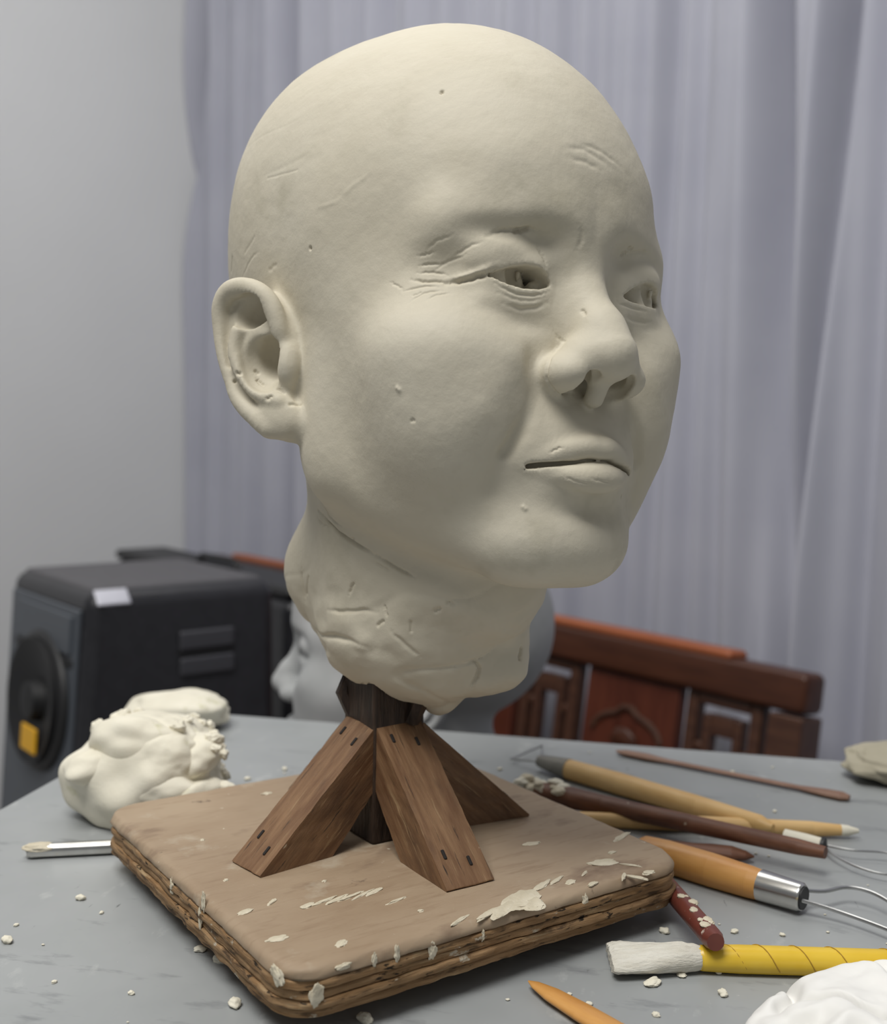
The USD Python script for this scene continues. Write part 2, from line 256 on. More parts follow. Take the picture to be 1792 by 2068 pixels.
# ------------------------------------------------------------------ loudspeaker on a stool
SA = np.array([-0.396, 1.230, 0]); SY = math.radians(40); SZ = 0.45; SH = 0.416; sx, sy = 0.245, 0.255
ex, ey = rotz(SY)[:, 0], rotz(SY)[:, 1]
sc = SA + ex * (sx / 2 - 0.01) + ey * sy / 2
st = thing('stool', 'plain dark wooden stool that carries the loudspeaker', 'stool', (sc[0], sc[1], 0), SY)
obj('seat', rbox(0.23, 0.25, 0.03, 0.008), M['rosewood'], st, loc=(0, 0, SZ - 0.015))
for a in (-1, 1):
    for d in (-1, 1): obj('leg', rbox(0.034, 0.034, SZ - 0.03, 0.004), M['rosewood'], st, loc=(a * 0.09, d * 0.10, (SZ - 0.03) / 2))
s = thing('portable_speaker', 'black plastic portable loudspeaker with side grip, round cone and yellow tag at left', 'speaker', (SA[0], SA[1], SZ), SY)
def hull8(x0, x1, y0, y1, z0, z1, r, lean=(0, 0), n=20):
    q = manifold3d.Manifold.sphere(r, n)
    return manifold3d.Manifold.batch_hull([q.translate((xx, yy, zz)) for zz, l in ((z0 + r, 1), (z1 - r, 0)) for xx in (x0 + r - lean[0] * l, x1 - r) for yy in (y0 + r - lean[1] * l, y1 - r)])
obj('cabinet', hull8(0, sx, 0, sy, 0, SH, 0.020, (0.028, 0.012)), M['speaker'], s, smooth=35)
obj('top_panel', hull8(0.012, sx - 0.012, 0.016, sy - 0.014, SH - 0.012, SH + 0.003, 0.006, n=10), M['speaker_top'], s)
obj('corner_highlight', rbox(0.040, 0.004, 0.022, 0.0018), M['speaker_highlight'], s, loc=(0.030, 0.0065, SH - 0.0075), rot=rotx(math.radians(-42)))  # bright strip painted as the glossy highlight of the top edge
def face(y, z, mesh, mat, name, out=0.0, par=s):
    ln = 0.028 * (1 - z / SH)
    return obj(name, mesh, mat, par, loc=(-ln - out, y, z), rot=roty(math.atan(0.028 / SH)))
bf = face(0.125, 0.205, rbox(0.006, 0.215, 0.38, 0.0025), M['speaker_front'], 'front_panel', 0.001)
face(0.117, SH - 0.052, rbox(0.006, 0.175, 0.045, 0.002), M['speaker_front'], 'horn_panel', 0.005)
face(0.117, SH - 0.084, rbox(0.006, 0.185, 0.010, 0.002), M['black'], 'vent_slot', 0.003)
ring = trimesh.creation.torus(0.076, 0.009, 40, 12); ring.apply_transform(trimesh.transformations.rotation_matrix(np.pi / 2, [0, 1, 0]))
face(0.112, 0.275, ring, M['black'], 'woofer_ring', 0.005)
cn = trimesh.creation.revolve([(0, 0.020), (0.022, 0.018), (0.026, 0.004), (0.074, 0.016), (0.074, 0.0), (0, 0.0)], 40); cn.apply_transform(trimesh.transformations.rotation_matrix(-np.pi / 2, [0, 1, 0]))
face(0.112, 0.275, cn, M['cone'], 'woofer_cone', 0.004)
face(0.096, 0.234, rbox(0.004, 0.045, 0.030, 0.0015), M['sticker'], 'tag', 0.0225)
for z0, z1 in ((SH - 0.077, SH - 0.054), (SH - 0.108, SH - 0.086)):
    obj('side_grip', rbox(0.072, 0.008, z1 - z0, 0.003), M['speaker_grip'], s, loc=(0.145, -0.012 * (1 - (z0 / SH)) - 0.001, (z0 + z1) / 2))
obj('grip_slot', rbox(0.072, 0.004, 0.011, 0.0015), M['cone'], s, loc=(0.145, -0.0026, SH - 0.081))
# ------------------------------------------------------------------ the tool of shapes on the table
def cone_pts(a, b, n=14):
    t = np.linspace(0, 1, n)[:, None]; return np.asarray(a) * (1 - t) + np.asarray(b) * t
def stick(name, label, cat, a, b, prof, mat, flat=(1, 1), n=14, bow=0.0, parts=None, side=0.0, group=None, ns=28):
    """A long tool from a to b; prof: (t, radius) pairs. Returns its thing; its frame's x runs from a to b."""
    a, b = np.asarray(a, float), np.asarray(b, float); L = np.linalg.norm(b - a)
    th = thing(name, label, cat, a, rot=frame(b - a), group=group)
    t = np.unique(np.concatenate([np.linspace(0, 1, ns), [p[0] for p in prof]]))
    r = np.interp(t, [p[0] for p in prof], [p[1] for p in prof])
    pts = np.stack([t * L, side * np.sin(np.pi * t), bow * np.sin(np.pi * t)], 1)
    obj('handle', sweep(pts, r, flat, n), mat, th)
    return th, L
# ---------------------------------------------------------------- head sculpt (mm, x = subject's right, y = forward, z = up)
def smin(a, b, k):
    h = np.clip(0.5 + 0.5 * (b - a) / k, 0, 1)
    return b + (a - b) * h - k * h * (1 - h)
def smax(a, b, k): return -smin(-a, -b, k)
def ell(P, c, r, rot=None):
    q = P - np.float32(c)
    if rot is not None: q = q @ np.asarray(rot, np.float32)
    r = np.float32(r)
    k0 = np.sqrt(((q / r) ** 2).sum(1)); k1 = np.sqrt(((q / (r * r)) ** 2).sum(1)) + 1e-9
    return k0 * (k0 - 1) / k1
def cap(P, a, b, ra, rb=None):
    rb = ra if rb is None else rb
    a, b = np.float32(a), np.float32(b); ab = b - a
    t = np.clip(((P - a) @ ab) / (ab @ ab), 0, 1)
    q = P - a - t[:, None] * ab
    return np.sqrt((q * q).sum(1)) - (ra + (rb - ra) * t)
def poly(P, pts, rad):
    d = None
    for i in range(len(pts) - 1):
        e = cap(P, pts[i], pts[i + 1], rad[i], rad[i + 1]); d = e if d is None else np.minimum(d, e)
    return d
def spoly(P, pts, rad, k):
    d = None
    for i in range(len(pts) - 1):
        e = cap(P, pts[i], pts[i + 1], rad[i], rad[i + 1]); d = e if d is None else smin(d, e, k)
    return d
def rz(a):
    a = np.radians(a); return np.array([[np.cos(a), -np.sin(a), 0], [np.sin(a), np.cos(a), 0], [0, 0, 1]])
def rx(a):
    a = np.radians(a); return np.array([[1, 0, 0], [0, np.cos(a), -np.sin(a)], [0, np.sin(a), np.cos(a)]])
def ry(a):
    a = np.radians(a); return np.array([[np.cos(a), 0, np.sin(a)], [0, 1, 0], [-np.sin(a), 0, np.cos(a)]])
def local(P, lo, hi):
    return np.nonzero(((P > np.float32(lo)) & (P < np.float32(hi))).all(1))[0]
def gauss(A, c, r, rot=None):
    q = A - np.float32(c)
    if rot is not None: q = q @ np.asarray(rot, np.float32)
    return np.exp(-((q / np.float32(r)) ** 2).sum(1))
def curve(pts, n=24):
    """Catmull-Rom through the points."""
    p = np.asarray(pts, float); p = np.vstack([2 * p[0] - p[1], p, 2 * p[-1] - p[-2]])
    out = []
    m = len(p) - 3
    for i in range(m):
        a, b, c, d = p[i:i + 4]; t = np.linspace(0, 1, max(2, n // m), endpoint=i == m - 1)[:, None]
        out.append(0.5 * (2 * b + (c - a) * t + (2 * a - 5 * b + 4 * c - d) * t ** 2 + (3 * b - a - 3 * c + d) * t ** 3))
    return np.vstack(out)

# brushes on |x|: (centre, radii, amplitude): + raises, - hollows
BR = [
 ((72, 60, 40), (12, 24, 26), -3.5),
 ((40, 90, 66), (22, 30, 16), 1.5),
 ((13, 90, 24), (7, 12, 12), -3.0),
 ((20, 90, 36), (9, 12, 6), -5.0),
 ((36, 88, 38.5), (16, 12, 4), -3.0),
 ((50, 70, 30), (8, 14, 9), -1.0),
 ((40, 82, -4), (20, 18, 13), 3.0),
 ((26, 90, 6), (9, 12, 4.5), -1.8),
 ((22, 90, -6), (6, 10, 12), -0.7),
 ((0, 102, -61.5), (15, 12, 4.5), -3.8),
 ((28, 88, -52), (8, 12, 10), -2.0),
 ((24.5, 92, -9), (3.5, 6, 5), -1.3),
]
BP = [((-50, 74, 6), (13, 14, 9), 6.0), ((-54, 66, 34), (11, 14, 12), 2.5), ((-55, 70, 16), (9, 12, 13), 7.0), ((-37, 62, -58), (14, 18, 14), 6.0)]
ST = [
 ([(22.0, 93.5, -9), (22.6, 92, -17), (25, 91, -25), (28.5, 88, -33), (32, 84, -41)], 2.6, -2.2),
 ([(29, 87.5, -35), (33, 82, -45), (34, 79, -56)], 4.5, -1.3),
 ([(33, 92, -10), (36, 90, -18), (40, 85, -26)], 10.0, 2.2),
 ([(20, 89, -42), (14, 94.5, -39.6), (7, 98.5, -36.9), (0, 99, -35.8)], 1.7, 1.0),
 ([(0, 104, -24), (0, 103, -34)], 2.6, -0.8),
]
APR = np.array([(14.8, 21.0, 20.6), (16.5, 23.8, 19.8), (20, 26.2, 18.6), (26, 26.6, 18.2), (31.7, 25.6, 18.9), (35.4, 24.2, 20.2), (38.5, 22.4, 21.8), (40, 21.4, 22.2)])
APL = np.array([(21, 21.8, 21.4), (25, 24.6, 20.8), (30, 27.4, 20.6), (36, 29.6, 20.4), (40, 30.0, 20.6), (44, 29.0, 21.2), (48, 26.0, 22.6), (50, 24.4, 24.0)])
def aperture(x, z, T):
    up, lo = np.interp(x, T[:, 0], T[:, 1]), np.interp(x, T[:, 0], T[:, 2])
    return np.maximum(np.maximum(z - up, lo - z) * 0.85, np.maximum(T[0, 0] - x, x - T[-1, 0])).astype(np.float32)
def eyes(d, P):
    for sg, T, c, iris, lid in ((1, APR, (30, 69.5, 21), (27.0, 0, 23.2), 15.0), (-1, APL, (35, 71, 23.8), (39.5, 0, 25.6), 15.0)):
        p = P * np.float32((sg, 1, 1)); i = local(p, (6, 50, 0), (60, 104, 50))
        if not len(i): continue
        p = p[i]; e = d[i]; r = 13.4
        q = p - np.float32(c); ds = np.sqrt((q * q).sum(1))
        # puffy lid mass above, bag below
        e = smin(e, ds - lid, 5.0)
        e = smin(e, ell(p, (c[0] - 1, 76.5, c[2] + 9.6), (16.5, 9.2, 8), ry(8)), 3.0)
        e = smin(e, ell(p, (c[0] - 1, 78, c[2] - 7.5), (14, 5.5, 4.2), ry(4)), 4.0)
        op = np.maximum(aperture(p[:, 0], p[:, 2], T), 66 - p[:, 1])
        e = smax(e, -op, 0.7)
        # eyeball with a hollowed iris and a left-standing highlight
        ic = np.float32((iris[0], 0, iris[2])); ic[1] = c[1] + np.sqrt(r * r - (ic[0] - c[0]) ** 2 - (ic[2] - c[2]) ** 2)
        ball = smax(ds - r, -ell(p, ic, (4.4, 3.6, 5.4)), 0.4)
        g = ic + np.float32((-2.4 * sg, -1.4, 1.0)); ball = np.minimum(ball, cap(p, g + np.float32((0, -0.4, -0.6)), g + np.float32((0, 0.2, 1.2)), 0.9))
        e = smin(e, ell(p, (T[0, 0] + 1.6, 80.2, T[0, 1] + 0.2), (3.2, 3.0, 2.4)), 1.0)
        d[i] = np.minimum(e, ball)
    return d
def ear(A):
    """Ear in |x| space: o on the skull, (back, up, out)."""
    o = np.float32((80, -10, 2))
    e2 = np.float32((0.52, -0.85, 0)); e2 /= np.linalg.norm(e2)
    e1 = np.float32((0.05, -0.08, 1)); e1 -= e2 * (e1 @ e2); e1 /= np.linalg.norm(e1)
    e3 = np.float32((0.85, 0.52, 0)); e3 /= np.linalg.norm(e3)
    q = A - o
    L = np.stack([q @ e2, q @ e1, q @ e3], 1).astype(np.float32)
    rim = curve([(-4, 3, -1), (-4.5, 10, 1.5), (-1.5, 19.5, 3), (4.5, 25.5, 3.5), (13, 28.2, 3), (20.5, 26.8, 2), (24.6, 21, 1), (25, 12.5, 0), (23.2, 2, 0), (20, -8, 0), (15.8, -17, 0.5), (8.5, -24, 0.8), (0.5, -30, 0.5)], 48)
    d_rim = spoly(L, rim, np.interp(np.linspace(0, 1, len(rim)), [0, .2, .4, .6, .8, 1], [3.0, 3.8, 3.8, 3.2, 2.6, 3.6]), 1.0)
    d = ell(L, (8, 2, -2.5), (18, 28, 3.6), rz(-8))
    d = smin(d, ell(L, (-2.5, -25, 0), (9.0, 9.0, 4.4), rz(-35)), 4)
    d = smin(d, ell(L, (-9, -28, -5), (9, 7.5, 5)), 6)
    d = smin(d, ell(L, (2, 0, -11), (15, 26, 11)), 6)
    d = smin(d, d_rim, 2.5)
    anti = curve([(8, 17, 1), (14.5, 12, 1.5), (16.5, 2, 2), (12, -8, 2.2), (4, -16, 2.4), (-5, -19.5, 2.0)], 24)
    d = smin(d, spoly(L, anti, [2.8] * len(anti), 1.0), 2.0)
    d = smax(d, -ell(L, (3, -4, 3.5), (9, 12, 9), rz(-20)), 2.0)
    d = smax(d, -ell(L, (-1, 2, -2), (5, 6, 8)), 2.0)
    d = smax(d, -ell(L, (9, 18.5, 2.5), (9.5, 7.0, 6.5), rz(-25)), 1.2)
    d = smax(d, -spoly(L, curve([(19.5, 17, 2.5), (20.2, 8, 2), (18.6, -3, 2.2)], 10), [1.6] * 10, 0.5), 1.0)
    d = smin(d, ell(L, (-7.5, -4, 0), (4, 7.5, 4)), 4)
    hole = np.minimum(ell(L, (1, -1, -2), (7.5, 9, 10)), ell(L, (7, 17.5, -1), (8, 5.5, 6), rz(-25)))
    return d, hole
SOCKET = None
def sdf(P):
    P = np.asarray(P, np.float32)
    A = P.copy(); A[:, 0] = np.abs(A[:, 0])
    d = ell(A, (0, -13, 58), (78.5, 98, 95))
    d = smin(d, ell(A, (0, 32, 52), (59, 60, 64)), 30)
    d = smin(d, ell(A, (0, -52, 40), (68, 62, 60)), 30)
    d = smin(d, ell(A, (32, -38, 84), (42, 54, 50)), 26)
    d = smin(d, ell(A, (0, 26, -8), (66, 62, 74)), 24)                 # face mass
    d = smin(d, cap(A, (50, 4, -44), (18, 68, -71), 15, 17.5), 20)
    d = smin(d, ell(A, (56, 2, -22), (13, 18, 30)), 14)       # jaw
    d = smin(d, ell(A, (0, 75.5, -73.5), (25, 19, 17)), 12)
    d = smin(d, ell(A, (48, 58, -3), (21, 22, 18)), 16)                 # cheekbone
    d = smin(d, cap(A, (10, 80.5, 43), (47, 67, 42), 11, 9.5), 13)          # brow
    d = smin(d, ell(A, (37, 58, -26), (27, 28, 31)), 18)                # buccal mass
    d = smin(d, ell(A, (0, 74, -42), (31, 23, 25)), 14)                 # muzzle
    # neck: a rough stump
    n = smin(cap(P, (2, -18, -40), (6, -20, -100), 52, 42), ell(P, (0, -60, -86), (46, 30, 34)), 22)
    n = smin(n, ell(P, (0, 15, -92), (34, 34, 27)), 14)
    n = smin(n, ell(P, (2, -14, -110), (42, 40, 24)), 10)
    n = smin(n, ell(P, (4, -6, -124), (27, 32, 19)), 10)
    n = smin(n, ell(P, (-14, 10, -118), (20, 18, 20)), 6)
    n = smin(n, ell(P, (0, -5, -137), (8, 9, 11)), 8)
    n = smin(n, ell(P, (-12, 19, -128), (14, 13, 9)), 8)
    i = np.nonzero((P[:, 2] < -70) & (np.abs(n) < 12))[0]
    if len(i):
        q = P[i].astype(float); w = np.clip((-78 - q[:, 2]) / 25, 0, 1)
        b1 = meshkit.fbm(q / 21 + 3.1, 3, 4) - 0.5; b2 = np.abs(meshkit.fbm(q / (40, 40, 24) + 9.4, 2, 8) - 0.5)
        n[i] += (w * (-5.0 * b1 + 0.7 * np.exp(-(b2 / 0.03) ** 2))).astype(np.float32)
    d = smin(d, n, 14)
    for c, r, a in BR:
        i = local(A, np.array(c) - 2.6 * np.max(r), np.array(c) + 2.6 * np.max(r))
        if len(i): d[i] -= np.float32(a) * gauss(A[i], c, r)
    for c, r, a in BP:
        i = local(P, np.array(c) - 2.6 * np.max(r), np.array(c) + 2.6 * np.max(r))
        if len(i): d[i] -= np.float32(a) * gauss(P[i], c, r)
    for pts, sg, am in ST:
        pts = np.asarray(pts, float)
        i = local(A, pts.min(0) - 2.6 * sg, pts.max(0) + 2.6 * sg)
        if len(i): d[i] -= np.float32(am) * np.exp(-((poly(A[i], curve(pts, 20), [0] * 40)) / sg) ** 2)
    i = local(A, (-1, 60, -45), (50, 140, 60))                          # nose
    if len(i):
        p = A[i]; e = d[i]
        no = spoly(p, [(0, 84, 32), (0, 91, 15), (0, 98.5, 3.6), (0, 103.8, -5.4)], [6.5, 7, 8.5, 10.0], 6)
        e = smin(e, no, 7)
        e = smin(e, ell(p, (13.8, 94.5, -12.6), (8.2, 10.8, 7.2)), 5.0)
        e = smin(e, ell(p, (8.0, 98.5, -6.5), (7, 8.5, 7.5)), 5)
        e = smin(e, cap(p, (0, 100.8, -11), (0, 95.4, -20.5), 3.7, 3.6), 2.5)
        e = smax(e, -np.minimum(cap(p, (9.2, 95.2, -18.4), (8.3, 102.8, -14.6), 4.5, 4.0), ell(p, (8.6, 96, -13), (4.6, 5.5, 6.5))), 0.8)
        d[i] = e
    i = local(A, (-1, 70, -75), (40, 120, -25))                         # lips
    if len(i):
        p = A[i]; e = d[i]
        up = curve([(0, 96.5, -39.5), (6, 96.3, -39), (14, 92.6, -41), (20, 88.6, -43.5), (24.5, 85, -45.8)], 16)
        lo = curve([(0, 96.4, -49.8), (8, 95.4, -49.7), (16, 90.5, -48.4), (24.5, 84.5, -46.4)], 16)
        e = smin(e, spoly(p, up, np.linspace(4.4, 1.5, len(up)), 1.5), 3)
        e = smin(e, spoly(p, lo, np.linspace(5.7, 1.5, len(lo)), 1.5), 2.0)
        sl = curve([(0, 101.5, -43.8), (5, 101, -43.6), (10, 98.5, -44.6), (18, 93.5, -45.4), (25, 88.6, -46.2)], 16)
        for k in range(4): e = smax(e, -poly(p, sl - np.array([0.45 * k * np.linspace(0, 1, len(sl)), 1.6 * k + 0 * sl[:, 0], 0 * sl[:, 0]]).T, np.interp(np.linspace(0, 1, len(sl)), [0, .5, .9, 1], [0.7, 0.75, 1.1, 1.0])), 0.6)
        d[i] = e
    d = eyes(d, P)
    i = local(A, (50, -70, -60), (125, 25, 60))                         # ears
    if len(i):
        e, hole = ear(A[i]); d[i] = smax(smin(d[i], e, 3), -hole, 1.5)
    i = np.nonzero(P[:, 2] < -80)[0]                                     # socket for the post of the stand
    if len(i) and SOCKET:
        q = P[i] @ np.float32(SOCKET[0]).T + np.float32(SOCKET[1])
        d[i] = np.maximum(d[i], -np.maximum(np.maximum(np.abs(q[:, 0]), np.abs(q[:, 1])) - 14.5, q[:, 2]))
    return d
# ---------------------------------------------------------------- surface nets
def surface(fn, lo, hi, h, margin=1.6):
    lo = np.asarray(lo, float); m = 4
    N = (np.ceil((np.asarray(hi) - lo) / (h * m)).astype(int)) * m + 1
    C = (N - 1) // m + 1
    ax = [(lo[k] + h * m * np.arange(C[k])).astype(np.float32) for k in range(3)]
    G = np.stack(np.meshgrid(*ax, indexing='ij'), -1).reshape(-1, 3)
    c = np.concatenate([fn(g) for g in np.array_split(G, max(1, len(G) // 400000))]).reshape(C)
    mn = np.full(C - 1, 1e9, np.float32); mx = -mn
    for a in (0, 1):
        for b in (0, 1):
            for e in (0, 1):
                s = c[a:C[0] - 1 + a, b:C[1] - 1 + b, e:C[2] - 1 + e]
                mn = np.minimum(mn, s); mx = np.maximum(mx, s)
    act = (mn < h * m * margin) & (mx > -h * m * margin)
    D = np.repeat(np.repeat(np.repeat(c, m, 0), m, 1), m, 2)[:N[0], :N[1], :N[2]].copy()
    bi = np.argwhere(act)
    off = np.stack(np.meshgrid(*[np.arange(m + 1)] * 3, indexing='ij'), -1).reshape(-1, 3)
    mask = np.zeros(N, bool)
    for o in off:
        mask[bi[:, 0] * m + o[0], bi[:, 1] * m + o[1], bi[:, 2] * m + o[2]] = True
    idx = np.argwhere(mask)
    for part in np.array_split(idx, max(1, len(idx) // 500000)):
        D[part[:, 0], part[:, 1], part[:, 2]] = fn((lo + h * part).astype(np.float32))
    S = D < 0
    cnt = np.zeros(N - 1, np.uint8)
    for a in (0, 1):
        for b in (0, 1):
            for e in (0, 1):
                cnt += S[a:N[0] - 1 + a, b:N[1] - 1 + b, e:N[2] - 1 + e]
    cells = np.argwhere((cnt > 0) & (cnt < 8))
    vid = np.full(N - 1, -1, np.int32); vid[tuple(cells.T)] = np.arange(len(cells))
    acc = np.zeros((len(cells), 3)); num = np.zeros(len(cells))
    cor = [(a, b, e) for a in (0, 1) for b in (0, 1) for e in (0, 1)]
    val = {o: D[cells[:, 0] + o[0], cells[:, 1] + o[1], cells[:, 2] + o[2]].astype(float) for o in cor}
    for o in cor:
        for k in range(3):
            if o[k] == 0:
                p = list(o); p[k] = 1; p = tuple(p)
                va, vb = val[o], val[p]; x = (va < 0) != (vb < 0)
                t = np.where(x, va / np.where(x, va - vb, 1), 0)
                pt = np.array(o, float)[None] + t[:, None] * np.eye(3)[k]
                acc += np.where(x[:, None], pt, 0); num += x
    V = lo + h * (cells + acc / num[:, None])
    F = []
    for k in range(3):
        sl0 = [slice(None)] * 3; sl1 = [slice(None)] * 3
        sl0[k] = slice(0, N[k] - 1); sl1[k] = slice(1, N[k])
        a, b = S[tuple(sl0)], S[tuple(sl1)]
        e = np.argwhere(a != b); u, w = (k + 1) % 3, (k + 2) % 3
        e = e[(e[:, u] > 0) & (e[:, w] > 0) & (e[:, u] < N[u] - 1) & (e[:, w] < N[w] - 1)]
        flip = S[tuple(e.T)]
        q = []
        for du, dw in ((0, 0), (1, 0), (1, 1), (0, 1)):
            g = e.copy(); g[:, u] -= du; g[:, w] -= dw; q.append(vid[tuple(g.T)])
        q = np.stack(q, 1); q[~flip] = q[~flip][:, ::-1]
        F.append(q)
    Q = np.vstack(F)
    return V, np.vstack([Q[:, [0, 1, 2]], Q[:, [0, 2, 3]]])
HLO, HHI = (-122, -126, -176), (122, 128, 166)
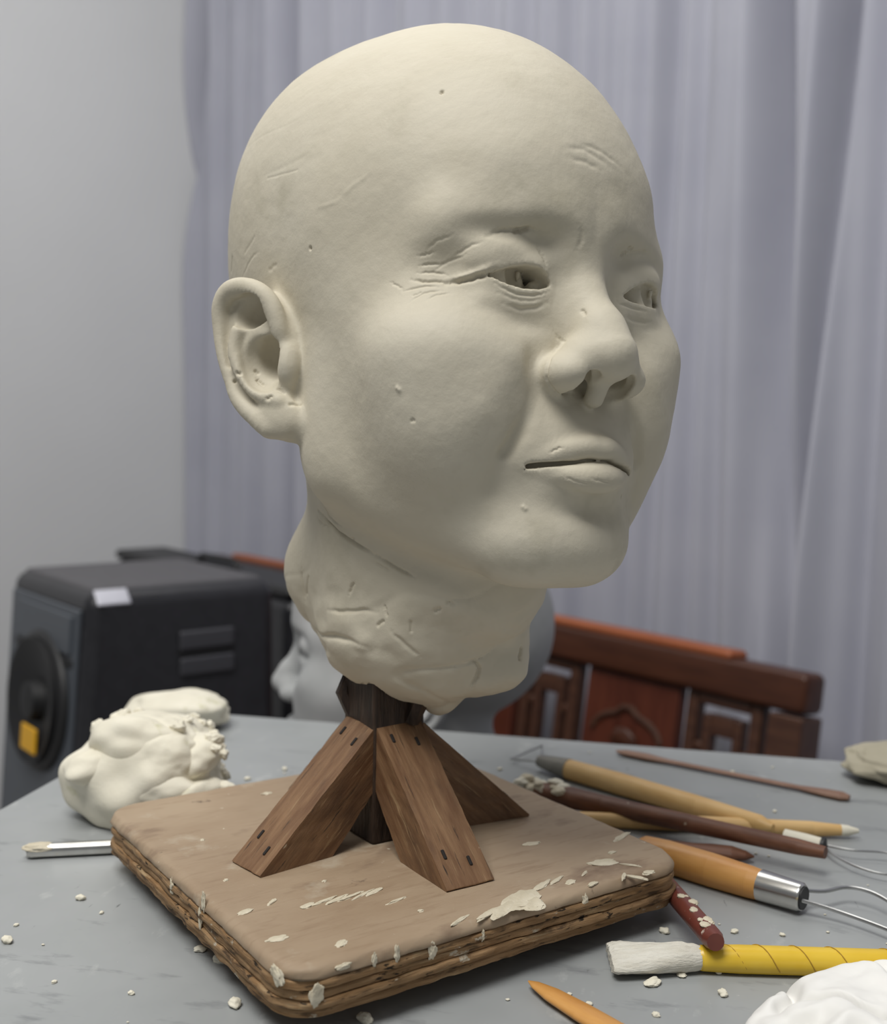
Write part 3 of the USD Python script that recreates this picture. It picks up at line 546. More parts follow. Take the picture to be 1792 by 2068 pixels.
# >>>marks
MARKS = [
 ([(57.0, 63.5, 29.7), (55.4, 66.7, 30.5), (53.6, 69.9, 30.6)], 0.55, -0.35),
 ([(56.6, 63.3, 26.5), (53.8, 67.0, 26.7), (50.8, 70.6, 26.8)], 0.55, -0.45),
 ([(57.0, 63.0, 23.8), (53.2, 67.7, 23.7), (49.7, 72.3, 22.4)], 0.55, -0.45),
 ([(58.5, 61.4, 21.5), (55.3, 66.1, 20.1), (52.3, 69.7, 19.8), (49.6, 73.0, 18.9)], 0.65, -0.75),
 ([(62.4, 53.0, 21.9), (61.3, 56.0, 20.1), (60.7, 59.6, 18.1)], 0.5, -0.35),
 ([(61.2, 59.4, 17.1), (58.7, 63.2, 17.6), (55.9, 67.1, 18.2), (53.1, 71.0, 17.9)], 0.55, -0.45),
 ([(61.6, 65.5, 12.0), (58.8, 66.7, 14.3), (55.7, 69.4, 15.8), (52.3, 72.9, 16.2)], 0.55, -0.4),
 ([(57.8, 70.7, 12.6), (54.1, 72.4, 14.4), (50.2, 75.2, 15.3)], 0.5, -0.3),
 ([(59.6, 65.0, 14.8), (57.8, 66.8, 15.8)], 0.5, -0.3),
 ([(50.6, 72.0, 18.9), (46.8, 74.3, 19.6), (43.5, 77.4, 20.5), (40.3, 80.6, 22.1), (37.1, 83.7, 23.8)], 1.0, -1.7),
 ([(50.0, 72.7, 20.5), (46.9, 76.0, 21.2), (44.0, 79.5, 22.4), (40.9, 82.9, 23.9), (37.0, 84.9, 25.9)], 1.3, 0.8),
 ([(37.2, 83.9, 19.1), (31.7, 85.5, 16.5), (25.1, 87.1, 15.7), (19.2, 88.4, 16.8), (16.4, 88.5, 18.3)], 0.6, -0.5),
 ([(36.4, 84.3, 15.9), (30.8, 85.7, 14.1), (24.1, 87.4, 13.8), (18.2, 88.6, 15.9)], 0.7, -0.28),
 ([(34.5, 84.8, 12.1), (28.2, 85.4, 11.1), (21.7, 87.3, 11.6), (17.2, 88.6, 14.2)], 0.9, -0.5),
 ([(53.2, 67.7, 24.3), (49.7, 72.1, 27.2), (46.1, 77.9, 29.2)], 0.6, -0.35),
 ([(48.8, 73.9, 28.7), (45.6, 78.6, 31.8), (41.7, 82.2, 33.8)], 0.6, -0.3),
 ([(39.6, 82.4, 35.9), (34.8, 83.3, 38.3), (30.4, 85.0, 39.6), (24.3, 87.4, 40.4), (20.7, 88.7, 39.8)], 0.9, -0.9),
 ([(20.4, 86.9, 34.1), (18.6, 88.1, 30.5), (18.1, 89.0, 26.7)], 0.7, -0.5),
 ([(56.0, 67.0, 31.8), (54.1, 72.1, 34.4), (50.6, 76.4, 36.1)], 0.6, -0.3),
 ([(-22.6, 86.5, 37.5), (-25.6, 86.6, 39.5), (-31.0, 86.6, 41.1), (-38.3, 84.6, 42.0)], 0.8, -0.6),
 ([(-18.1, 88.5, 18.7), (-26.7, 87.0, 18.2), (-35.9, 85.8, 18.4)], 0.6, -0.4),
 ([(-22.3, 88.0, 13.9), (-32.5, 85.1, 13.8), (-40.1, 84.3, 14.5)], 0.9, -0.4),
 ([(14.1, 90.2, -4.3), (20.0, 94.5, -9.1), (21.1, 94.2, -13.8), (18.3, 93.6, -17.4), (11.5, 91.0, -18.8), (5.7, 90.4, -18.3)], 0.8, -0.8),
 ([(19.4, 93.5, -41.8), (16.9, 94.6, -40.3), (15.1, 96.0, -39.6)], 0.5, -0.4),
 ([(14.5, 96.0, -49.9), (10.7, 98.3, -51.6), (5.6, 100.6, -52.5)], 0.5, -0.3),
 ([(6.1, 101.1, -50.8), (1.7, 101.6, -51.3), (-3.2, 101.5, -51.8)], 0.5, -0.35),
 ([(13.4, 93.6, 70.3), (5.4, 94.1, 71.5), (-1.5, 94.5, 69.9), (-7.5, 94.8, 67.9)], 1.2, -0.35),
 ([(11.8, 94.6, 66.3), (3.9, 95.1, 66.4), (-3.0, 95.6, 64.9)], 1.1, -0.3),
 ([(7.5, 93.7, 73.4), (-0.9, 93.8, 73.3), (-9.7, 93.7, 71.1), (-15.0, 93.5, 68.9)], 1.1, -0.3),
 ([(8.4, 96.3, 42.2), (6.3, 95.3, 38.2), (7.5, 94.0, 33.7)], 1.0, -0.35),
 ([(56.0, -10.1, -57.3), (52.0, -9.5, -62.7), (50.2, -3.4, -66.9)], 0.6, -0.7),
 ([(51.5, -20.7, -59.9), (50.1, -11.3, -66.0), (47.2, -4.4, -71.0), (42.8, 4.6, -76.3), (40.0, 9.8, -79.5)], 0.8, -1.7),
 ([(40.6, 8.9, -78.7), (36.8, 14.3, -82.2), (34.2, 19.7, -85.0), (32.4, 26.2, -87.8)], 0.7, -1.2),
 ([(41.0, 7.6, -81.7), (38.4, 11.3, -83.7), (37.0, 14.7, -85.7)], 0.6, -0.6),
 ([(51.1, -22.7, -63.1), (50.7, -17.4, -66.3), (50.4, -10.5, -67.7)], 0.6, -0.5),
 ([(43.9, -2.1, -90.1), (43.9, -4.5, -92.8), (44.6, -5.7, -96.0)], 0.7, -0.8),
 ([(47.8, -18.2, -102.1), (45.8, -10.3, -103.0), (42.1, -2.2, -102.0), (38.2, 7.4, -102.3)], 0.9, -0.9),
 ([(38.1, 7.3, -107.5), (37.1, 9.7, -105.8)], 0.8, -1.0),
 ([(36.5, 10.5, -100.1), (36.6, 11.5, -102.9)], 0.7, -0.7),
 ([(31.3, 21.3, -105.5), (30.8, 20.5, -109.6)], 0.7, -0.6),
 ([(6.9, 26.9, -123.1), (4.3, 26.8, -122.0), (1.2, 26.4, -124.5), (0.9, 25.3, -128.1), (2.1, 23.9, -131.4), (2.0, 22.4, -134.4)], 0.8, -1.2),
 ([(-19.4, 28.1, -117.6), (-17.5, 29.2, -122.0)], 0.9, -1.2),
 ([(26.3, 31.6, -100.5), (25.3, 33.7, -99.7)], 0.9, -0.9),
 ([(24.1, 37.0, -97.0), (22.6, 38.4, -97.6)], 0.9, -0.9),
 ([(36.0, 13.8, -109.8), (29.4, 18.4, -116.8), (25.8, 20.5, -120.0)], 1.0, -0.8),
 ([(46.9, -44.9, -85.7), (44.8, -45.9, -94.6), (44.1, -46.2, -100.1)], 1.0, -0.9),
 ([(46.7, -38.1, -88.8), (44.6, -43.3, -96.7)], 0.8, -0.6),
 ([(41.2, -40.8, -112.5), (44.6, -12.0, -113.9), (40.5, 1.6, -116.6)], 1.2, -1.0),
 ([(76.5, -44.9, 98.2), (77.0, -14.4, 96.9), (72.8, 4.2, 97.4)], 0.8, -0.06),
 ([(81.2, -23.7, 78.2), (78.3, -1.8, 77.8), (74.0, 15.6, 80.6)], 1.2, -0.1),
 ([(72.1, 32.7, 57.7), (69.7, 39.7, 61.0), (66.0, 48.0, 65.1)], 1.1, 0.14),
 ([(75.6, 19.2, 55.7), (73.7, 27.9, 55.4), (72.1, 32.7, 56.4)], 1.0, 0.14),
 ([(80.5, -36.6, 49.8), (80.9, -25.9, 53.7)], 0.8, -0.15),
 ([(79.0, -42.1, 40.5), (80.1, -29.8, 46.3), (80.2, -22.4, 47.1)], 0.7, -0.18),
 ([(78.1, -16.9, 38.6), (77.8, -12.0, 39.7)], 0.9, -0.25),
 ([(78.4, -54.5, 51.9), (76.6, -59.6, 46.6)], 0.8, -0.3),
 ([(80.5, -15.5, 76.1), (77.3, 5.1, 74.0)], 0.6, -0.15),
 ([(74.6, 13.3, 41.5), (74.4, 13.4, 41.4)], 0.7, -1.2),
 ([(47.0, 63.5, 92.5), (47.0, 63.9, 92.3)], 0.7, -1.1),
 ([(67.0, 66.4, -19.8), (66.7, 66.9, -19.8)], 0.9, 0.5),
 ([(62.4, 68.9, -30.6), (61.9, 69.5, -30.8)], 0.6, -0.5),
 ([(90.0, -18.9, -5.6), (90.0, -18.6, -5.6)], 0.8, -1.2),
 ([(89.4, -23.8, -8.8), (89.3, -23.6, -8.8)], 0.8, -1.2),
 ([(46.5, 0.2, -72.0), (46.9, 1.4, -72.0)], 0.6, -0.7),
 ([(-19.7, 88.6, -55.6), (-20.0, 88.7, -55.6)], 0.7, -0.9),
 ([(24.8, 85.1, -60.9), (24.3, 85.6, -61.1)], 0.9, 0.5),
 ([(7.7, 97.9, 10.5), (7.9, 99.5, 8.9)], 0.7, -0.6),
 ([(29.0, 84.6, 39.6), (25.5, 86.0, 40.5)], 0.8, -1.0),
 ([(-21.7, 86.6, 38.8), (-23.5, 86.6, 39.5)], 0.8, -0.9),
 ([(-23.4, 88.3, 41.1), (-24.9, 87.9, 41.0)], 0.8, -0.8),
 ([(13.8, 89.1, 3.6), (11.0, 90.0, 0.1), (10.1, 91.8, 1.0)], 0.7, -0.3),
 ([(82.6, -20.0, -3.7), (81.7, -19.6, -4.9)], 0.8, -0.8),
 ([(82.8, -18.4, -7.0), (81.4, -17.6, -9.0), (80.0, -14.9, -10.2)], 0.8, -0.9),
 ([(78.4, -7.5, -12.6), (77.1, -4.6, -14.4)], 0.8, -0.7),
 ([(82.8, -6.4, -16.7), (81.9, -5.4, -16.1)], 0.9, -1.0),
 ([(75.9, -1.0, -18.9), (71.5, -0.7, -19.1)], 0.9, -0.8),
]
# ---------------------------------------------------------------- fine marks pressed into the surface
def refine(V, F, sel):
    """Splits every edge of the selected faces, and their neighbours so that no gap opens."""
    E = np.sort(np.stack([F[:, [0, 1]], F[:, [1, 2]], F[:, [2, 0]]], 1), -1)
    key = E[..., 0].astype(np.int64) * len(V) + E[..., 1]
    cut, inv = np.unique(key, return_inverse=True); inv = inv.reshape(key.shape)
    on = np.zeros(len(cut), bool); on[inv[sel].ravel()] = True
    mid = np.full(len(cut), -1); mid[on] = len(V) + np.arange(on.sum())
    a, b = cut[on] // len(V), cut[on] % len(V)
    V2 = np.vstack([V, (V[a] + V[b]) / 2]); M_ = mid[inv]; s = on[inv]; n = s.sum(1); out = [F[n == 0]]
    k = n == 3; f, m = F[k], M_[k]
    out += [np.stack([f[:, 0], m[:, 0], m[:, 2]], 1), np.stack([f[:, 1], m[:, 1], m[:, 0]], 1), np.stack([f[:, 2], m[:, 2], m[:, 1]], 1), m]
    for r in range(3):
        i, j, l = r, (r + 1) % 3, (r + 2) % 3
        k = (n == 1) & s[:, r]; f, m = F[k], M_[k]
        out += [np.stack([f[:, i], m[:, r], f[:, l]], 1), np.stack([m[:, r], f[:, j], f[:, l]], 1)]
        k = (n == 2) & ~s[:, r]; f, m = F[k], M_[k]              # edges j-l and l-i are cut
        out += [np.stack([f[:, l], m[:, l], m[:, j]], 1), np.stack([f[:, i], f[:, j], m[:, j]], 1), np.stack([f[:, i], m[:, j], m[:, l]], 1)]
    return V2, np.vstack(out)
def normals(V, F):
    n = np.zeros_like(V); c = np.cross(V[F[:, 1]] - V[F[:, 0]], V[F[:, 2]] - V[F[:, 0]])
    for k in range(3):
        for j in range(3): n[:, j] += np.bincount(F[:, k], c[:, j], len(V))
    return n / np.maximum(np.linalg.norm(n, axis=1, keepdims=True), 1e-12)
def relax(V, F, it, w=0.5):
    e = np.unique(np.sort(np.vstack([F[:, [0, 1]], F[:, [1, 2]], F[:, [2, 0]]]), 1), axis=0)
    deg = np.bincount(e.ravel(), minlength=len(V))[:, None]
    for i in range(it):
        for s in (w, -w * 1.04):
            acc = np.stack([np.bincount(e[:, 0], V[e[:, 1], k], len(V)) + np.bincount(e[:, 1], V[e[:, 0], k], len(V)) for k in range(3)], 1)
            V = V + s * (acc / np.maximum(deg, 1) - V)
    return V
def detail(V, F):
    V = relax(V, F, 2)
    tree = cKDTree(V); lines = []
    for pts, sg, am in MARKS:
        c = curve(pts, 4 * len(pts) + 8) if len(pts) > 2 else np.linspace(pts[0], pts[-1], 8)
        c = V[tree.query(c)[1]]; c[1:-1] = (c[:-2] + 2 * c[1:-1] + c[2:]) / 4
        d = np.vstack([np.linspace(c[i], c[i + 1], max(2, int(np.linalg.norm(c[i + 1] - c[i]) / 0.25) + 1)) for i in range(len(c) - 1)])
        s = np.linspace(0, 1, len(d)); taper = np.ones(len(d)) if len(pts) == 2 else np.clip(np.minimum(s, 1 - s) / 0.25, 0.25, 1)
        lines.append((d, sg, am, taper))
    allp = np.vstack([l[0] for l in lines]); at = cKDTree(allp)
    for R_ in (2.6, 1.8):
        C = V[F].mean(1); dd, _ = at.query(C, distance_upper_bound=R_)
        V, F = refine(V, F, np.isfinite(dd))
    N = normals(V, F); near = np.nonzero(np.isfinite(at.query(V, distance_upper_bound=4.5)[0]))[0]
    off = np.zeros(len(V))
    for d, sg, am, tp in lines:
        t = cKDTree(d); q, j = t.query(V[near], distance_upper_bound=3.2 * sg); k = np.isfinite(q)
        off[near[k]] += am * tp[j[k]] * np.exp(-(q[k] / sg) ** 2)
    # the hand-worked unevenness of the clay
    off += 0.55 * (meshkit.fbm(V / 17.0 + 4, 3, 21) - 0.5) + 0.16 * (meshkit.fbm(V / 4.5 + 9, 2, 22) - 0.5)
    return V + N * off[:, None], F
HSTEP = 0.85
# ------------------------------------------------------------------ put the head on the stand
SY0 = math.radians(34.97); SB = np.array([-0.0243, 0.4812, TABLE]); GAP = 0.009; BW, BDp, BT = 0.191, 0.192, 0.0185
PO = np.array([0.0003, 0.0007])                                      # post, in the board's frame
def rot_zxy(a, b, c):
    return ry(c) @ rx(b) @ rz(a)
HR, HT = rot_zxy(214.34634, -6.33662, -0.62658), np.array([0.478, 488.939, 24.226])
PW = SB + rotz(SY0) @ np.array([PO[0], PO[1], GAP + BT + 0.087])      # top of the post
Ri = rotz(-SY0)
SOCKET = (Ri @ HR, Ri @ (HT + (EYE - PW) * 1000))
V, F = surface(sdf, HLO, HHI, HSTEP)
V, F = detail(V, F)
base = EYE + HR @ np.array([2, -10, -140.]) / 1000 + HT / 1000
Vw = (V @ HR.T + HT) / 1000 + EYE - base
obj('portrait_sculpture', (Vw, F), M['clay'], loc=base, smooth=True, label='large cream clay portrait head, bald, with rough neck stump, on the wooden stand', cat='sculpture')
# the grey bust beyond the table
SOCKET = None
V, F = surface(sdf, HLO, HHI, 2.0)
RB = rotz(math.pi / 2); org = np.array([-0.026, 0.905, 0.852])
vb = (V @ RB.T) / 1000
bz = vb[:, 2].min()
bt = thing('plaster_bust', 'blurred grey plaster head in left profile behind the table, under the clay neck', 'plaster head', org + (0, 0, bz))
obj('head', (vb - (0, 0, bz), F), M['plaster'], bt, smooth=True)
pd = thing('bust_pedestal', 'wooden pedestal behind the table that carries the grey plaster head', 'pedestal', (org[0], org[1], 0))
hz = org[2] + bz
obj('plate', rbox(0.20, 0.20, 0.025, 0.004), M['rosewood'], pd, loc=(0, 0, hz - 0.0125)); obj('column', rbox(0.07, 0.07, hz - 0.055, 0.004), M['rosewood'], pd, loc=(0, 0, 0.03 + (hz - 0.055) / 2)); obj('foot', rbox(0.28, 0.28, 0.03, 0.004), M['rosewood'], pd, loc=(0, 0, 0.015))
# ------------------------------------------------------------------ the stand: plywood board, four braces, post
sd = thing('sculpture_stand', 'worn plywood board with four angled braces and dark centre post under the clay head', 'stand', SB, SY0)
def outline(w, d, r, n=260, seed=0, amp=0.0006, inset=0.0):
    q = []
    for cx, cy, a0 in ((w / 2 - r, d / 2 - r, 0), (-w / 2 + r, d / 2 - r, 90), (-w / 2 + r, -d / 2 + r, 180), (w / 2 - r, -d / 2 + r, 270)):
        for a in np.radians(np.linspace(a0, a0 + 90, 12)): q.append((cx + (r - inset) * math.cos(a), cy + (r - inset) * math.sin(a)))
    q = np.array(q + q[:1]); s = np.r_[0, np.cumsum(np.linalg.norm(np.diff(q, axis=0), axis=1))]
    u = np.linspace(0, s[-1], n, endpoint=False); p = np.stack([np.interp(u, s, q[:, k]) for k in (0, 1)], 1)
    k = (meshkit.fbm(np.c_[p * 130, np.full(n, seed * 3.1)], 3, int(seed)) - 0.5) * 2 * amp
    return p * (1 + k / 0.09)[:, None]
def slab(levels, w, d, r, seed, amp):
    """levels: (z, inset) from bottom to top."""
    V, F = [], []; n = 260
    for i, (z, ins) in enumerate(levels):
        p = outline(w, d, r, n, seed + 0.37 * (i % 3), amp, ins); V.append(np.c_[p, np.full(n, z)])
        if i:
            a = np.arange(n); c = (a + 1) % n; o, e = (i - 1) * n, i * n
            F += [np.stack([a + o, c + o, c + e], 1), np.stack([a + o, c + e, a + e], 1)]
    V = np.vstack(V); m = len(V); V = np.vstack([V, [(0, 0, levels[0][0]), (0, 0, levels[-1][0])]])
    a = np.arange(n); c = (a + 1) % n; e = (len(levels) - 1) * n
    F += [np.stack([np.full(n, m), c, a], 1), np.stack([np.full(n, m + 1), a + e, c + e], 1)]
    return V, np.vstack(F)
zt = GAP + BT
obj('face_veneer', slab([(zt - 0.0048, 0.0010), (zt - 0.0040, 0.0003), (zt - 0.0022, 0.0006), (zt - 0.0008, 0.0018), (zt - 0.0002, 0.0032), (zt, 0.0052)], BW, BDp, 0.017, 1, 0.0011), M['board'], sd, smooth=60, label='worn brown board face with rounded edge')
for k in range(4):
    z0 = GAP + k * 0.0034; ins = (0.0012, 0.0, 0.0009, 0.0002)[k]
    obj('ply_layer', slab([(z0, ins + 0.0012), (z0 + 0.0005, ins), (z0 + 0.0029, ins + 0.0002), (z0 + 0.0034, ins + 0.0012)], BW, BDp, 0.017, 11 + 5 * k, 0.0015), M['ply_edge'], sd, smooth=50)
for x in (-0.05, 0.05): obj('batten', rbox(0.022, 0.12, GAP, 0.001), M['ply_edge'], sd, loc=(x, 0.0, GAP / 2))
LY = 0.0
obj('post', rbox(0.026, 0.026, 0.086, 0.0015, at=(0, 0, 0.043)), M['post_wood'], sd, loc=(PO[0], PO[1], zt), rot=rotz(LY))
for x, y, h in ((0.011, 0.003, 0.020), (-0.009, 0.010, 0.024), (0.006, -0.012, 0.022)):
    obj('wood_splinter', sweep([(x, y, 0.052), (x * 1.35, y * 1.35, 0.062), (x * 1.3, y * 1.3, 0.052 + h)], [0.004, 0.0045, 0.0012], n=7), M['post_wood'], sd, loc=(PO[0], PO[1], zt), rot=rotz(LY))
def brace(ang, th, R=0.0715, RI=0.035, h1=0.0525, h0=0.025, label=None):
    prof = manifold3d.CrossSection([[(0.012, h0), (RI, 0.0), (R, 0.0), (0.012, h1)]])
    m = manifold3d.Manifold.extrude(prof.offset(-0.0006, manifold3d.JoinType.Round).offset(0.0006, manifold3d.JoinType.Round), th).translate((0, 0, -th / 2)).refine_to_length(0.0025)
    v, f = man(m); v = v[:, [0, 2, 1]] * (1, -1, 1)                  # profile upright: x radial, z up
    c = np.array([0.04, 0, 0.026]); nz = meshkit.fbm(v * (60, 300, 300) + ang * 5, 3, 2) - 0.5
    v = v + (v - c) / np.linalg.norm(v - c, axis=1)[:, None] * nz[:, None] * 0.0014; v[:, 2] = np.maximum(v[:, 2], 0)
    sl = math.atan2(h1, R - 0.012)
    # own frame: x down the slope, so that the grain runs along the piece
    Rm = rotz(LY + ang) @ roty(sl); org = np.array([0.012, 0, h1])
    vl = (v - org) @ roty(sl)
    loc = np.array([PO[0], PO[1], zt]) + rotz(LY + ang) @ org
    o = obj('brace', (vl, f), M['leg_wood'], sd, loc=loc, rot=Rm, smooth=40, label=label)
    L = math.hypot(R - 0.012, h1)
    return o, L, (loc, Rm)
for q, (a, th) in enumerate(((math.radians(187), 0.021), (math.radians(-92), 0.0225), (math.radians(-8), 0.021), (math.radians(90), 0.0215))):
    o, L, (loc, Rm) = brace(a, th)
    for t, y in ((0.10, -0.006), (0.14, 0.005), (0.80, -0.006), (0.86, 0.004)):
        obj('nail_hole', rbox(0.0042, 0.0014, 0.0010, 0.0004, 6), M['nail'], sd, loc=loc + Rm @ np.array([t * L, y, 0.0001]), rot=Rm)
# clay smears on the board (a part of what the stand has become)
def blob(u, v, rx, ry, ang, seed, h=0.0006, z=zt):
    p = pix(u, v, z); l = rotz(-SY0) @ (p - SB)
    vv, ff = lump((rx, ry, h), seed, 3, 0.55, 1.6, 3); obj('clay_smear', (vv, ff), M['smear'], sd, loc=(l[0], l[1], z), rot=rotz(math.radians(ang)), smooth=60)
for i, (u, v, rx, ry, ang) in enumerate([(495, 1842, .0033, .0016, 10), (549, 1822, .0030, .0011, 40), (620, 1830, .0032, .0016, 15), (655, 1820, .0060, .0009, 12), (682, 1816, .0060, .0010, 18), (708, 1811, .0065, .0009, 14), (733, 1807, .006, .0008, 20), (757, 1801, .005, .0012, 20),
        (800, 1820, .005, .0006, 10), (560, 1896, .0042, .0022, 0), (690, 1906, .0028, .0017, 30), (850, 1840, .0012, .001, 0), (1052, 1818, .0105, .0052, 22), (1076, 1826, .0055, .005, 30), (1020, 1836, .010, .0026, 22),
        (985, 1846, .007, .0014, 20), (1095, 1789, .0065, .0016, 24), (1125, 1778, .005, .0011, 22), (1152, 1782, .0028, .0016, 10), (1075, 1704, .0042, .0016, 350), (1218, 1742, .006, .003, 340), (1275, 1748, .0045, .0008, 310),
        (1286, 1772, .0045, .0009, 300), (1198, 1785, .003, .001, 10), (1236, 1722, .0022, .0012, 0), (1256, 1690, .007, .0014, 20), (1310, 1762, .003, .0015, 0), (655, 1780, .001, .001, 0), (456, 1778, .0012, .001, 0),
        (409, 1697, .001, .001, 0), (538, 1603, .0028, .0014, 0), (1180, 1765, .003, .0007, 30), (1260, 1770, .004, .0007, 40), (930, 1858, .006, .0008, 20)]):
    blob(u, v, rx, ry, ang, 40 + i)
for i, (u, v, z, rx, rz_) in enumerate([(411, 1822, zt - .001, .0018, .0055), (415, 1850, zt - .008, .0016, .006), (318, 1795, zt - .006, .0020, .004), (600, 1958, zt - .003, .0060, .004), (612, 1985, zt - .009, .0035, .005),
        (745, 1930, zt - .003, .0012, .0035), (788, 1915, zt - .003, .0014, .004), (880, 1925, zt - .006, .0025, .004), (690, 1948, zt - .002, .004, .0015), (980, 1892, zt - .006, .0008, .003), (1180, 1815, zt - .004, .002, .003)]):
    p = pix(u, v, z); l = rotz(-SY0) @ (p - SB); side = abs(l[0] / BW) > abs(l[1] / BDp)
    if side: l[0] = np.sign(l[0]) * (BW / 2 - 0.0004)
    else: l[1] = np.sign(l[1]) * (BDp / 2 - 0.0004)
    obj('clay_drip', lump((0.0007, rx * .75, rz_ * .7) if side else (rx * .75, 0.0007, rz_ * .7), 90 + i, 3, 0.7, 1.9, 4), M['smear'], sd, loc=l, smooth=60)
# ------------------------------------------------------------------ clay lumps, bust, cloths
def rough_lump(name, label, loc, r, seed, sub, mat, bits=0):
    v, f = lump(r, seed, sub, 0.34, 1.2, 2); r = np.asarray(r)
    u = v / np.linalg.norm(v, axis=1)[:, None]
    c = np.abs(meshkit.fbm(u * 1.7 + seed, 2, seed + 1) - 0.5); v *= (1 - 0.0 * np.exp(-(c / 0.018) ** 2))[:, None]
    w = meshkit.fbm(u * 6 + seed, 3, seed + 2) - 0.5; v *= (1 + 0.12 * w * np.clip(0.8 * u[:, 2] + 1.2 * u[:, 0] - 0.25, 0, 1))[:, None]
    fl = -r[2] * 0.62; v[:, 2] = np.where(v[:, 2] < fl, fl + 0.08 * (v[:, 2] - fl), v[:, 2]); v[:, 2] -= v[:, 2].min()
    th = thing(name, label, 'clay', loc)
    obj('clay_body', (v, f), mat, th, smooth=50)
    g = np.random.default_rng(seed)
    SL = []
    if bits:
        for k, (px_, q_) in enumerate((((0.25, -0.62, 0.42), 0.46), ((-0.55, -0.35, 0.75), 0.44), ((0.62, -0.15, 0.85), 0.42), ((-0.1, -0.3, 1.05), 0.5), ((0.75, -0.55, 0.35), 0.33))):
            m_ = lump(r * q_ * (1.1, .9, .75), seed * 5 + k, 4, 0.3, 1.0, 2); R_, l_ = rotz(k) @ rotx(0.3 * k - .5), np.array(px_) * r + (0, 0, 0.18 * r[2])
            obj('clay_slab', m_, mat, th, loc=l_, rot=R_, smooth=50); SL.append(m_[0] @ R_.T + l_)
        tree = cKDTree(np.vstack([v] + SL))
        allv = np.vstack([v] + SL)
        for i in range(bits):
            a, e = (g.uniform(-0.9, 1.2), g.uniform(0.0, 1.2)) if i % 4 else (g.uniform(1.8, 3.0), g.uniform(0.6, 1.1)); d = np.array([math.cos(a) * math.cos(e), math.sin(a) * math.cos(e), math.sin(e)]) * r * 1.5 + (0, 0, -fl)
            p = allv[tree.query(d)[1]]; q = g.uniform(0.5, 1.15) * r[0] * 0.125
            obj('clay_bit', lump((q, q * g.uniform(.5, .9), q * g.uniform(.45, .8)), seed * 9 + i, 3, 0.5, 1.8, 4), mat, th, loc=p, rot=rotz(g.uniform(0, 6)) @ rotx(g.uniform(-.8, .8)), smooth=50)
    return th
p = pix(285, 1664, 0); rough_lump('clay_lump', 'cream lump of raw clay with crumbly top, behind the left corner of the board', (p[0] + .001, p[1] + .014, TABLE), (0.0415, 0.036, 0.0335), 4, 5, M['clay_raw'], 30)
p = pix(372, 1462, 0); rough_lump('clay_lump', 'blurred low clay lump on the far left corner of the table', (p[0] - .002, p[1] - .006, TABLE), (0.037, 0.026, 0.0150), 8, 4, M['clay_raw'], 0)
# white tissue
g = np.linspace(-1, 1, 150); X, Y = np.meshgrid(g, g, indexing='ij'); R2 = np.sqrt((np.abs(X) ** 2.6 + np.abs(Y) ** 2.6)) ** (2 / 2.6)
nz = meshkit.fbm(np.stack([X * 1.6, Y * 1.6, 0 * X + 2], -1), 4, 3); rd = np.abs(meshkit.fbm(np.stack([X * 1.5 + 5, Y * 1.5, 0 * X], -1), 3, 9) - 0.5)
hgt = 0.017 * np.clip(1 - R2 ** 3, 0, 1) ** 0.5 * (0.65 + 0.8 * nz) * (1 - 0.55 * np.exp(-(rd / 0.05) ** 2)) + 0.0015
top = np.stack([X * 0.055 * (1 + 0.12 * (nz - .5)), Y * 0.05 * (1 + 0.12 * (nz - .5)), hgt], -1).reshape(-1, 3); bot = top * (1, 1, 0)
n = 150; idx = np.arange(n * n).reshape(n, n); keep = (R2 < 1)
qa = np.stack([idx[:-1, :-1], idx[1:, :-1], idx[1:, 1:], idx[:-1, 1:]], -1).reshape(-1, 4)
kq = keep.reshape(-1)[qa].all(1); qa = qa[kq]
from collections import Counter
ed = np.vstack([qa[:, [0, 1]], qa[:, [1, 2]], qa[:, [2, 3]], qa[:, [3, 0]]]); es = set(map(tuple, ed.tolist())); br = np.array([e for e in ed.tolist() if (e[1], e[0]) not in es])
qr = np.stack([br[:, 1], br[:, 0], br[:, 0] + n * n, br[:, 1] + n * n], 1)
p = pix(1855, 2150, 0)
obj('tissue', (np.vstack([top, bot]), np.vstack([qa, qa[:, ::-1] + n * n, qr])), M['tissue'], loc=(p[0], p[1], TABLE), rot=rotz(0.5), smooth=60, label='crumpled white tissue at the lower right corner of the photo', cat='tissue')
p = pix(1850, 1572, 0)
obj('cloth_bundle', lump((0.046, 0.03, 0.013), 21, 4, 0.3, 1.6, 4), M['beige_cloth'], loc=(p[0] + 0.004, p[1], TABLE + 0.0095), smooth=60, label='blurred beige cloth bundle at the far right end of the table', cat='cloth')
# ------------------------------------------------------------------ tools on the table
def loop(th, pts, r=0.0007, name='wire_loop'): obj(name, sweep(curve(pts, 60), r, n=8), M['wire'], th)
def ends(u0, v0, u1, v1, z): return pix(u0, v0, z), pix(u1, v1, z)
# ribbon tool with the long pale handle
r = 0.0062; a, b = ends(1112, 1543, 1562, 1672, r)
th, L = stick('ribbon_tool', 'long pale wooden ribbon tool with dark ferrule and triangular wire loop', 'tool', a, b, [(0, .0046), (.08, .0060), (.35, .0064), (.7, .0058), (.95, .0048), (1, .002)], M['bamboo'])
obj('ferrule', sweep([(-.009, 0, 0), (-.006, 0, 0), (.0, 0, 0), (.014, 0, 0)], [.0034, .0040, .0049, .0063], n=16), M['grey_ferrule'], th)
e = frame(b - a).T @ (pix(1032, 1533, .003) - a); f = frame(b - a).T @ (pix(1096, 1506, .004) - a)
obj('wire_loop', sweep([(-.008, .001, 0), (f[0], f[1], f[2]), (e[0], e[1], e[2]), (-.008, -.001, 0)], .0007, n=8), M['wire'], th)
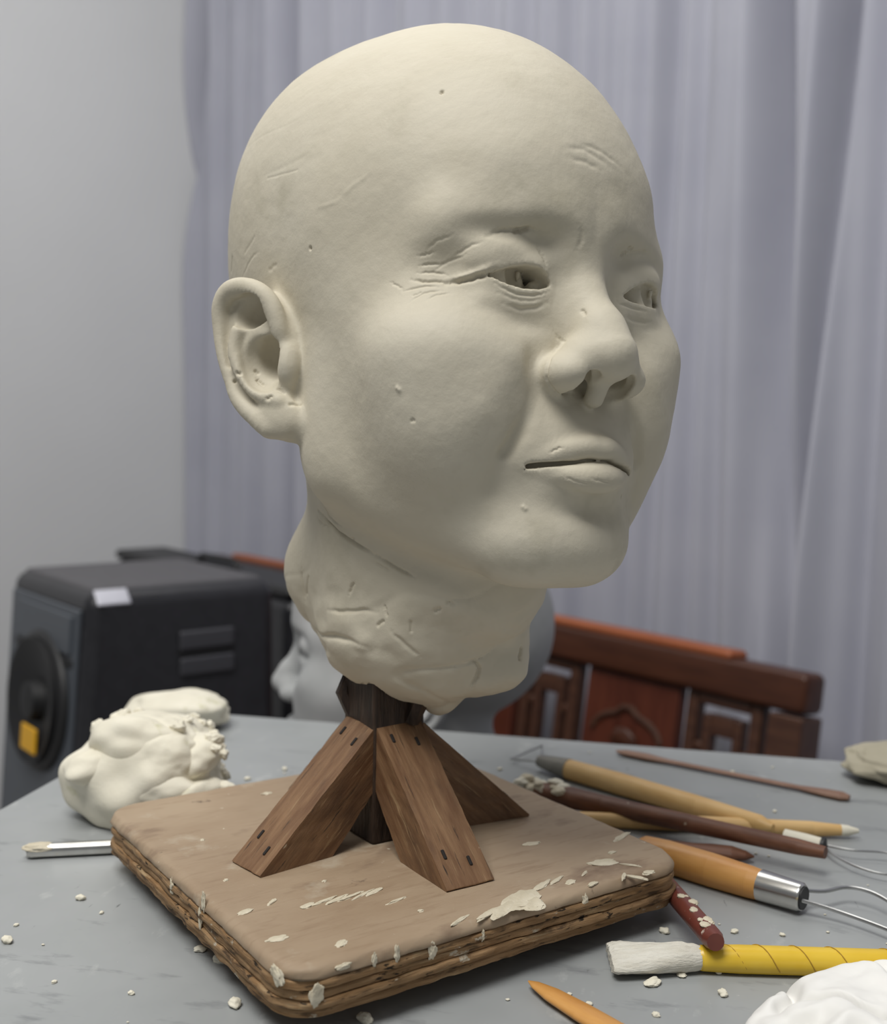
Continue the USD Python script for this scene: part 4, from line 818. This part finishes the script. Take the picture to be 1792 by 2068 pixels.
# thin brown spatula at the back
a, b = ends(1246, 1517, 1716, 1611, .0022)
stick('modelling_spatula', 'thin brown spatula with flattened ends lying farthest back on the table', 'tool', a, b, [(0, .0012), (.04, .0030), (.14, .0036), (.24, .0022), (.5, .0021), (.8, .0021), (.9, .0036), (.97, .0040), (1, .0022)], M['brown_stick'], (1.15, .62))
# pale pointed stick running under the dark one
a, b = ends(1128, 1652, 1732, 1678, .0042)
th, L = stick('pointed_stick', 'pale wooden stick with a white clay-tipped end, crossing beneath the dark stick', 'tool', a, b, [(0, .0038), (.5, .0042), (.85, .0040), (.95, .0028), (1, .0010)], M['bamboo'])
obj('clay_tip', sweep([(L * .945, 0, 0), (L * .97, 0, 0), (L + .0006, 0, 0)], [.0031, .0027, .0011], n=12), M['clay_raw'], th)
# dark clay-crusted stick on top
a, b = pix(1062, 1592, .0075), pix(1668, 1722, .0125)
th, L = stick('dark_stick', 'long dark brown stick with a clay-crusted left end lying over the other tools', 'tool', a, b, [(0, .0030), (.05, .0055), (.18, .0066), (.3, .0056), (.6, .0050), (.92, .0042), (1, .0032)], M['dark_stick'], (1, .9))
g = np.random.default_rng(12)
for i in range(16):
    t = g.uniform(-.01, .16) * L; q = g.uniform(.0016, .0036)
    obj('clay_crust', lump((q * 1.3, q, q * .7), 300 + i, 2, .5, 1.8), M['clay_raw'] if i % 2 else M['smear'], th, loc=(t, g.uniform(-.004, .004), g.uniform(.001, .006)), smooth=60)
# red-brown pointed spatula half under it
a, b = ends(1296, 1700, 1524, 1730, .0035)
stick('wooden_spatula', 'short red-brown wooden spatula with a pointed leaf end beneath the dark stick', 'tool', a, b, [(0, .0040), (.45, .0040), (.62, .0052), (.80, .0056), (.93, .0034), (1, .0006)], M['dark_stick'], (1.05, .6))
# loop tool mostly hidden under the dark stick
a, b = ends(1585, 1690, 1664, 1708, .0042)
th, L = stick('small_loop_tool', 'small loop tool with a white ferrule and black collar at the right', 'tool', a, b, [(0, .0040), (.55, .0040), (.95, .0036), (1, .0030)], M['clay_raw'])
obj('collar', sweep([(L * .93, 0, 0), (L * .95, 0, 0), (L * 1.03, 0, 0), (L * 1.07, 0, 0)], [.0034, .0042, .0040, .0014], n=14), M['black'], th)
F_ = frame(b - a).T
def loc_(u, v, z): return F_ @ (pix(u, v, z) - a)
loop(th, [(L * 1.04, 0.001, 0), loc_(1720, 1717, .005), loc_(1790, 1722, .005), loc_(1840, 1738, .005), loc_(1835, 1762, .004), loc_(1790, 1766, .004), loc_(1735, 1752, .004), loc_(1690, 1730, .004), (L * 1.03, -.001, 0)], .0006)
# big loop tool with honey handle
r = .0072; a, b = ends(1290, 1712, 1545, 1790, r)
th, L = stick('loop_tool', 'honey-coloured wooden loop tool with a shiny steel ferrule in front of the pile', 'tool', a, b, [(0, .0046), (.05, .0066), (.25, .0076), (.6, .0078), (.9, .0072), (1, .0066)], M['honey'])
F_ = frame(b - a).T
fe = F_ @ (pix(1625, 1812, r) - a)
obj('ferrule', sweep([(L * .965, 0, 0), (L * .97, 0, 0), (fe[0] - .001, 0, 0), (fe[0], 0, 0)], [.0064, .0070, .0064, .0056], n=24), M['steel'], th)
obj('core', sweep([(fe[0] - .004, 0, 0), (fe[0] + .0006, 0, 0)], [.0052, .0050], n=16), M['black'], th)
loop(th, [(fe[0] - .002, 0.003, 0.002), loc_(1665, 1800, .008), loc_(1710, 1792, .008), loc_(1760, 1802, .008), loc_(1810, 1830, .007), loc_(1860, 1872, .006), loc_(1880, 1910, .005), loc_(1850, 1905, .005), loc_(1795, 1878, .005), loc_(1720, 1850, .005), loc_(1660, 1830, .006), (fe[0] - .002, -.003, 0)], .0009)
# dark red stick poking out from under the board
a, b = pix(1290, 1722, .0043), pix(1446, 1903, .0148)
th, L = stick('red_stick', 'dark red clay-spattered round stick, poking out from under the right board corner', 'tool', a, b, [(0, .0042), (.97, .0042), (1, .0034)], M['red_stick'])
for i in range(9):
    q = g.uniform(.0008, .002); obj('clay_speck', lump((q * 1.4, q, q * .5), 400 + i, 2, .5), M['smear'], th, loc=(g.uniform(.62, 1.0) * L, g.uniform(-.002, .002), .0038), smooth=60)
# flat brush with yellow handle
a, b = ends(1400, 1934, 1860, 1948, .0053)
th, L = stick('flat_brush', 'flat brush with a yellow lacquered handle and white clay-caked head', 'brush', a, b, [(0, .0040), (.04, .0049), (.2, .0054), (1, .0053)], M['yellow'])
F_ = frame(b - a).T; h = F_ @ (pix(1228, 1922, .004) - a)
hv = [(h[0], 0, -.001), (h[0] + .002, 0, -.001), (h[0] * .55, 0, -.0005), (h[0] * .12, 0, 0), (.003, 0, 0)]
m = sweep(hv, [.0114, .0117, .0094, .0062, .0046], [(1, .22), (1, .30), (1, .45), (1, .85), (1, .95)], n=28)
m = (trimesh.Trimesh(*m, process=False).subdivide().subdivide().subdivide()); v = m.vertices; v = v + (meshkit.fbm(v * (150, 900, 400), 3, 4) - .5)[:, None] * .0016 * np.array([.6, .4, 1])
obj('bristle_head', (v, m.faces), M['brush_clay'], th, smooth=50, label='white clay-caked brush head')
for t in (.012, .10, .24, .40, .56, .80):
    q = np.linspace(-.4, 3.6, 26); rr = np.interp(t, [0, .04, .2, 1], [.0040, .0049, .0054, .0053]) + .00002
    obj('binding_line', sweep(np.stack([t * L + .010 * (q / 3.2), rr * np.cos(q), rr * np.sin(q)], 1), .00022, n=6), M['tape_line'], th)
# wooden modelling knife at the bottom edge
a, b = pix(1068, 1981, .0030), pix(1330, 2135, .0030)
stick('modelling_knife', 'honey-brown wooden modelling knife with a pointed tip at the bottom edge', 'tool', a, b, [(0, .0004), (.06, .0022), (.2, .0040), (.45, .0050), (1, .0056)], M['honey'], (1, .5), n=18)
# steel rod at the left
a, b = pix(55, 1719, .0034), pix(330, 1705, .0034)
th, L = stick('steel_rod', 'thin shiny steel rod with a clay-smeared tip at the left of the board', 'rod', a, b, [(0, .0028), (.03, .0034), (1, .0034)], M['steel'])
obj('clay_crust', lump((.0075, .0036, .0022), 77, 3, .4, 1.8), M['smear'], th, loc=(.006, 0, .0016), smooth=60)
# ------------------------------------------------------------------ crumbs
CR = [(163, 1817, 2.0), (205, 1845, 1.0), (14, 1903, 2.4), (33, 1870, 1.0), (474, 2032, 2.6), (405, 1921, 2.0), (160, 1560, 1.0), (1374, 1912, 1.6), (1452, 1965, 1.8), (1342, 1884, 2.0), (1484, 1884, 1.5), (1460, 2010, 2.0), (1190, 2030, 1.2), (1030, 1925, 1.6),
      (1325, 2052, 1.4), (500, 1575, 1.6), (575, 1555, 1.8), (1010, 1555, 1.4), (930, 1530, 1.6), (265, 2008, 1.2), (110, 1985, 1.0), (1580, 1890, 1.2), (1150, 2010, .9), (1565, 1640, 1.2), (1480, 1560, 1.2)]
WHERE = ['on the left of the table below the steel rod', 'just right of the one below the steel rod', 'at the left edge of the photo', 'above the one at the left edge of the photo', 'at the bottom left below the near board corner', 'in front of the left board edge',
    'beside the left of the large clay lump', 'right of the brush head, near the red stick', 'below the brush handle, right of the flakes', 'between the board and the brush head', 'behind the yellow brush handle', 'left of the white tissue', 'right of the knife tip', 'under the front board edge above the knife',
    'near the bottom edge between knife and tissue', 'behind the board left of the braces', 'behind the board close to the left brace', 'behind the board near the crusted stick', 'at the back behind the right brace', 'at the lower left, alone in the open', 'at the lower left, near the frame edge', 'right of the red stick end', 'beside the knife tip', 'among the tools under the back spatula', 'next to the far handle of the ribbon tool']
for i, (u, v, q) in enumerate(CR):
    q *= .00085; p = pix(u, v, 0)
    obj('clay_crumb', lump((q * 1.3, q, q * .75), 500 + i, 2, .55, 1.8), M['clay_raw'], loc=(p[0], p[1], TABLE + q * .55), rot=rotz(i * 1.3), smooth=60, label='small clay crumb ' + WHERE[i], cat='crumb', group='small clay crumbs scattered over the table')
for i, (u, v, q, lab) in enumerate([(448, 1942, 3.0, 'greenish-cream clay crumb by the left front edge of the board'), (1319, 1988, 3.6, 'larger oval clay flake lying below the head of the yellow brush'), (1376, 1970, 2.6, 'leaf-shaped clay flake just under the yellow brush handle'), (738, 2062, 3.0, 'clay crumb at the bottom edge in front of the near corner of the board')]):
    q *= .00085; p = pix(u, v, 0)
    obj('clay_flake', lump((q * 1.3, q * .8, q * (.9 if i in (0, 3) else .35)), 700 + i, 3, .5, 1.8), M['clay_raw'], loc=(p[0], p[1], TABLE + q * .3), rot=rotz(i * .8), smooth=60, label=lab, cat='crumb')
g = np.random.default_rng(31); V, F, o = [], [], 0
for i in range(420):
    l = np.array([g.uniform(-.5, .45), g.uniform(-.55, .6)]); q = g.uniform(.00025, .0007); w = tc + tu * l[0] + tv * l[1]
    d = rotz(-SY0) @ (np.array([w[0], w[1], 0]) - SB * (1, 1, 0))
    if abs(d[0]) < .1 and abs(d[1]) < .1: continue
    vv, ff = lump((q * 1.4, q, q * .6), i, 1, .4); V.append(vv + (w[0], w[1], TABLE + q * .85)); F.append(ff + o); o += len(vv)
obj('clay_dust', (np.vstack(V), np.vstack(F)), M['clay_raw'], smooth=60, label='fine clay dust and grains strewn over the grey table top', cat='dust', kind='stuff')
